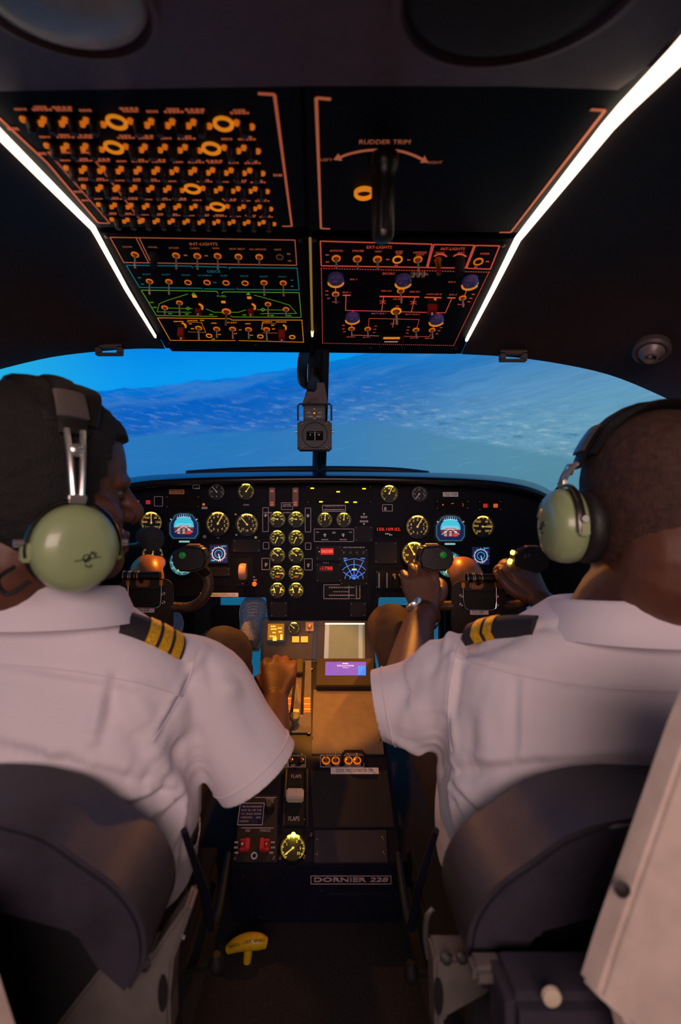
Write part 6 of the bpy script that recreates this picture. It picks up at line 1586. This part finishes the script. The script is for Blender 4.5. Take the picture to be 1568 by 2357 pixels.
# ---------------------------------------------------------------- right pilot
HR = Vector((0.424, 0.605, -0.030)); MR = Matrix.Translation(HR) @ Matrix.Rotation(math.radians(-6), 4, 'Z') @ Matrix.Rotation(math.radians(-4), 4, 'X')
PRo = Vector((0.40, 0.70, FLOOR))
pR = empty('person', PRo); tag(pR, 'right pilot in white shirt with two gold epaulette stripes, both hands on the yoke', 'person')
wR1 = P(982, 1412, 1.075); wR2 = P(1246, 1384, 1.07)
mb = MB(); head(mb, MR, .045)
limb(mb, [MR @ Vector((0, -.03, 0.02)), MR @ Vector((0, -.040, -.04)), Vector((.415, .63, -.12)), Vector((.405, .65, -.2))], [.062, .064, .066, .085], 5, 24)
mb.loft([ring_e(.395, .67, z, rx, ry) for z, rx, ry in ((-.62, .13, .09), (-.45, .15, .10), (-.30, .16, .10), (-.22, .15, .085), (-.17, .11, .07), (-.13, .06, .05))])
limb(mb, [(.22, .70, -.22), P(1000, 1600, .74), P(930, 1606, .77), P(938, 1580, .82), P(950, 1510, .92), P(964, 1440, 1.02), wR1], [.048, .046, .043, .044, .041, .033, .029], 5, 20)
hand(mb, wR1, (-.10, .40, .90), (.14, .90, -.40), False, 1.05)
limb(mb, [(.58, .70, -.22), (.605, .78, -.32), (.605, .84, -.34), (.54, .94, -.265), wR2], [.05, .045, .042, .036, .028], 5, 20)
hand(mb, wR2, (-.36, .42, .82), (-.25, .85, -.46), True, 1.0, 'up')
me = remesh(mb, 0.0035, 3); me.transform(Matrix.Translation(-PRo)); put('body', me, M_skin, pR)
hair(Matrix.Translation(-PRo) @ MR, M_hairR, pR, 0.0045, 0.088, 0.0009, 220)
for s in (-1, 1):
    a = MB(); a.tube([MR @ Vector((s * .030, .070, .026)) - PRo, MR @ Vector((s * .030, .0800, .026)) - PRo], [.011, .006], 12); a.build('eye', mat('eye_white', (190, 180, 175)), pR)
mb = MB()
mb.loft([ring_e(cx_, cy_, z, rx, ry) for z, cx_, cy_, rx, ry in ((-.515, .375, .685, .20, .13), (-.46, .382, .675, .212, .138), (-.38, .39, .670, .222, .135), (-.30, .395, .668, .222, .130), (-.25, .398, .668, .216, .120), (-.21, .40, .667, .202, .106), (-.178, .402, .662, .170, .094), (-.150, .406, .655, .130, .082), (-.122, .41, .645, .095, .072))])
hemR = P(868, 1620, .755)
hemDR = (hemR - P(968, 1606, .745)).normalized()
limb(mb, [(.245, .69, -.235), P(1066, 1580, .71), P(968, 1618, .745), hemR, hemR + hemDR * .05], [.066, .074, .071, .052, .046], 6, 24)
limb(mb, [(.55, .69, -.235), (.585, .72, -.28), (.605, .78, -.34)], [.066, .07, .066], 5, 20)
me = remesh(mb, 0.0036, 10)
FL = []
fw((1040, 1510, .63), (1300, 1570, .57), .007, .0030); fw((1300, 1570, .57), (1568, 1590, .54), .007, .0030); fw((1040, 1520, .63), (1300, 1582, .57), .008, -.002); fw((1300, 1582, .57), (1568, 1602, .54), .008, -.002)
fw((1050, 1480, .64), (1030, 1640, .62), .006, .0036); fw((1038, 1640, .62), (1045, 1720, .60), .006, .003); fw((1062, 1480, .64), (1042, 1640, .62), .008, -.003)
fw((1205, 1570, .57), (1202, 1740, .55), .006, .004); fw((1196, 1575, .57), (1192, 1740, .55), .009, -.003)
fw((1090, 1620, .60), (1080, 1760, .58), .02, -.005); fw((1100, 1640, .58), (1120, 1750, .57), .015, .004)
fw((1000, 1760, .62), (1250, 1742, .55), .010, .006); fw((1250, 1742, .55), (1480, 1735, .54), .010, .006); fw((1010, 1775, .62), (1250, 1757, .55), .011, -.007); fw((1250, 1757, .55), (1480, 1748, .54), .011, -.007)
for i in range(5): fw((1015 + 4 * i, 1770 + 10 * i, .62), (1120 - 14 * i, 1870 + 18 * i, .57), .008, .0055 if i % 2 == 0 else -.005)
fw((1000, 1760, .63), (1010, 1900, .62), .008, -.004)
fw((905, 1700, .85), (1020, 1760, .70), .010, .005); fw((960, 1560, .82), (930, 1600, .84), .016, -.006); fw((940, 1620, .82), (925, 1700, .84), .010, .003); fw((985, 1610, .76), (1005, 1730, .72), .016, -.005); fw((1005, 1500, .72), (985, 1560, .74), .012, -.005); fw((1010, 1470, .74), (960, 1510, .80), .010, .005); fw((1045, 1455, .70), (1025, 1490, .70), .008, .006)
fw((1250, 1440, .60), (1568, 1470, .56), .008, -.004); fw((1180, 1470, .60), (1100, 1500, .60), .012, -.003)
folds(me, fold_lines(me, FL), 0.0035, 8.0); hem_cut(me, hemR, hemDR, .115); me.transform(Matrix.Translation(-PRo)); so = put('shirt', me, M_shirt, pR); so.modifiers.new('t', 'SOLIDIFY').thickness = 0.002
seam(me, [[(1045, 1512), (1180, 1550), (1300, 1572), (1420, 1585), (1560, 1592)], [(1062, 1462), (1046, 1520), (1034, 1590), (1032, 1650), (1040, 1730)]], M_shirt, pR, PRo)
sleeve_hem('hem_stitch', me, hemR - hemDR * .017 - PRo, hemDR, M_shirt, pR)
collar(pR, PRo, (.412, .632, -.130), 0.0, .078, .104, -.012, .022, 62)
epaulette(pR, PRo, P(1226, 1426, .625), P(1070, 1444, .70), .040, (.12, -.62, .78), ((0.52, 0.64), (0.70, 0.84)), th=.012)
mb = MB(); kneeR = P(897, 1440, 1.20)
leg(mb, [(.33, .72, -.61), (.27, .90, -.50), kneeR + Vector((.02, -.07, -.04)), kneeR, (.205, 1.30, -.36), (.235, 1.42, -.45)], [.085, .080, .066, .056, .052, .045])
leg(mb, [(.46, .72, -.61), (.50, .90, -.50), (.53, 1.10, -.34), (.53, 1.16, -.31), (.52, 1.27, -.37), (.50, 1.42, -.45)], [.085, .080, .066, .060, .052, .045])
mb.loft([ring_e(.385, .70, z, .172, .115) for z in (-.655, -.60, -.50)])
me = remesh(mb, 0.006, 6); folds(me, [], 0.004, 14); me.transform(Matrix.Translation(-PRo)); put('trousers', me, M_trous, pR)
shoe(pR, PRo, (.24, 1.43, -.46), (.28, 1.545, -.34), (0, -.75, .66), M_bshoe, M_rubber); shoe(pR, PRo, (.49, 1.42, -.44), (.48, 1.54, -.32), (0, -.75, .66), M_bshoe, M_rubber)
# wrist watch and finger ring
wc = P(978, 1418, 1.066); ax = (wR1 - P(964, 1440, 1.02)).normalized()
e = empty('wrist_watch', wc); n1 = (Vector((-.7, -.6, .2)) - ax * Vector((-.7, -.6, .2)).dot(ax)).normalized(); n2 = ax.cross(n1)
def wq(c, s_, h): return n1 * c + n2 * s_ + ax * h
a = MB(); rings = []
for k_ in range(40):
    t_ = 2 * math.pi * k_ / 40; rings.append([n1 * (math.cos(t_) * r) + n2 * (math.sin(t_) * r) + ax * h for r, h in ((.0315, -.008), (.0345, -.008), (.0345, .008), (.0315, .008))])
a.loft(rings, False, True); a.build('strap', mat('strap_brown', (70, 42, 26), 0.5), e)
Mw = Matrix((( *(n2), 0), (*(ax), 0), (*(n1), 0), (0, 0, 0, 1))).transposed(); Mw = Matrix.Translation(n1 * .034) @ Mw
a = MB(); a.lathe([(.020, -.004), (.022, .002), (.021, .007), (.018, .009), (.017, .007)], 32, Mw); cs_ = a.build('case', M_chrome, e)
a = MB(); a.lathe([(.017, .005), (.017, .0068), (.001, .0068)], 32, Mw); a.build('dial', mat('watch_dial_blue', (14, 22, 44), 0.2), cs_)
t = MB()
for k_ in range(12): t.line(rot2(k_ * math.pi / 6, .012), rot2(k_ * math.pi / 6, .016), .0013, .0070)
t.line((0, 0), rot2(.9, .011), .0014, .0072); t.line((0, 0), rot2(3.6, .014), .0012, .0072)
a = MB(); a.add(t.v, t.f, Mw); a.build('hands', mat('watch_marks', (200, 210, 220), 0.3, 0.5), cs_, smooth=False)
tag(e, 'round steel wrist watch with blue dial on the right pilot\'s left wrist', 'watch')

# ================================================================== headsets
M_green = mat('sage_green_plastic', (150, 165, 118), 0.32, var=0.05, coat=0.3); M_leather = mat('black_leather_pad', (24, 20, 20), 0.55, bump=0.25, bscale=250)
def headset(M, label, mic, sc=1.0, zc=-.04, tx=0.0):
    e = empty('headset', M=M)
    def arc(a0, a1, rx, rz, z0, n=14, y=0.0): return [Vector((rx * math.sin(math.radians(a0 + (a1 - a0) * i / n)), y, z0 + rz * math.cos(math.radians(a0 + (a1 - a0) * i / n)))) for i in range(n + 1)]
    a = MB(); a.tube(arc(-66, 66, .100, .136, .032), [(.016, .0035)] * 15, 12, up=(0, 1, 0)); hb = a.build('headband', M_leather, e)
    a = MB(); pts = arc(-58, 58, .094, .128, .032); a.tube(pts, [(.030 + .022 * math.sin(math.pi * i / 14), .007) for i in range(15)], 14, up=(0, 1, 0)); a.build('head_pad', M_leather, e)
    for s in (-1, 1):
        a = MB(); a.tube(arc(s * 40, s * 58, .104, .141, .032, 5), [(.0175, .003)] * 6, 10, up=(0, 1, 0)); a.build('band_keeper', mat('keeper_grey', (120, 112, 108), 0.4, 0.5), hb)
        # slider from band to stirrup
        sl = [Vector((s * .093, 0, .092)), Vector((s * .101, 0, .092 + (zc + .058 - .092) * .35)), Vector((s * .106, 0, .092 + (zc + .058 - .092) * .7)), Vector((s * .109, 0, zc + .058))]
        for dy in (-.0085, .0085):
            a = MB(); a.tube([p + Vector((0, dy * (1 - .5 * i / 3), 0)) for i, p in enumerate(sl)], .0035, 8); a.build('slider_rod', M_chrome, hb)
        a = MB(); a.lathe([(.0075, -.003), (.0075, .003), (.004, .005)], 14, Matrix.Translation((s * .100, 0, .092 + (zc + .058 - .092) * .32)) @ Matrix.Rotation(s * math.pi / 2, 4, 'Y')); a.build('slider_screw', M_chrome, hb)
        a = MB(); a.box((s * .109, 0, zc + .054), (.006, .020, .010)); a.build('slider_foot', M_chrome, hb, bevel=.0015)
        # stirrup wire round the cup
        st = [Vector((s * .107, .049 * math.cos(t_), zc + .053 * math.sin(t_))) for t_ in [math.radians(-10 + 200 * i / 24) for i in range(25)]]
        a = MB(); a.tube(st, [(.0052, .0016)] * 25, 8, up=(s, 0, 0)); a.build('stirrup', mat('stirrup_steel', (92, 86, 84), 0.3, 0.9), hb)
        # cup
        Mc = Matrix.Translation((s * .082, 0, zc)) @ Matrix.Rotation(s * math.pi / 2, 4, 'Y') @ Matrix.Diagonal((1.02, 0.94, 1, 1))
        a = MB(); a.lathe([(.036, .008), (.0455, .014), (.0475, .022), (.0470, .032), (.0440, .041), (.0370, .0475), (.0250, .0515), (.012, .0530), (.001, .0533)], 44, Mc); cup = a.build('ear_cup', M_green, e, sharp=80)
        a = MB(); a.lathe([(.026, -.014), (.040, -.014), (.0465, -.008), (.0475, .002), (.044, .010), (.030, .012)], 36, Mc); a.build('ear_seal', M_leather, e, sharp=80)
        for dy in (-1, 1):
            a = MB(); a.box((s * .104, dy * .0465, zc - .004), (.012, .010, .020)); a.build('pivot_lug', M_green, cup, bevel=.002)
            a = MB(); a.cyl((s * .106, dy * .047, zc + .006), (s * .106, dy * .058, zc + .006), .004, seg=12); a.build('pivot_screw', M_chrome, cup)
        # maker's emblem: a small flourish on the dome
        t = MB(); t.line((-.012, .0), (.014, .004), .0010); t.ring((.000, .003), .0030, .0042, 0, .0004, 16); t.ring((.002, -.003), .0028, .0040, 0, .0004, 12, 3.4, 6.0); t.line((-.002, -.002), (.006, .010), .0014); t.line((.005, .010), (.009, .004), .0012); t.line((.008, .009), (.010, .006), .0012)
        Me = Matrix.Translation((s * .1353, (.003 if s > 0 else -.004), zc - .012)) @ Matrix.Rotation(s * math.pi / 2, 4, 'Y') @ Matrix.Rotation(math.pi / 2, 4, 'Z')
        if s < 0: Me = Matrix.Translation((-.1352, .004, zc - .004)) @ Matrix.Rotation(-math.pi / 2, 4, 'Y') @ Matrix.Rotation(-math.pi / 2, 4, 'Z')
        a = MB(); a.add(t.v, t.f, Me); a.build('emblem', M_ink, cup, smooth=False)
    if mic:
        a = MB(); limb(a, [Vector((-.11, .05, zc)), Vector((-.085, .10, -.05)), Vector((-.03, .125, -.045)), Vector((.0, .122, -.04))], [.0028] * 4, 6, 8); a.build('microphone_boom', M_bezel, e)
        a = MB(); limb(a, [Vector((-.016, .130, -.030)), Vector((.004, .137, -.034)), Vector((.020, .135, -.042))], [.010, .018, .011], 6, 16); a.build('microphone_muff', mat('mic_foam', (30, 30, 36), 0.9, bump=0.5, bscale=600), e)
    a = MB(); limb(a, [Vector((.10, -.040, zc - .034)), Vector((.10, -.060, zc - .046)), Vector((.085, -.066, zc - .032)), Vector((.08, -.050, zc - .020))], [.0024] * 4, 6, 8); a.build('cable', M_rubber, e)
    tag(e, label, 'headset', 'green pilot headsets')
    return e
h1 = headset(ML, 'sage green headset on the left pilot, ear cup facing the camera', True)
h2 = headset(MR, 'sage green headset on the right pilot, seen edge-on with a sticker', False, zc=.012)
for c in h2.children:
    if c.name.startswith('ear_cup') and c.data.vertices[0].co.x < 0:
        t = MB(); t.box((0, 0, 0), (.020, .016, .0006)); Me = Matrix.Translation((-.1315, .016, .034)) @ Matrix.Rotation(math.radians(-77), 4, 'Y')
        t.v = [Me @ p for p in t.v]; t.build('sticker', mat('teal_sticker', (40, 110, 92), 0.4), c, smooth=False)

bpy.context.view_layer.update()
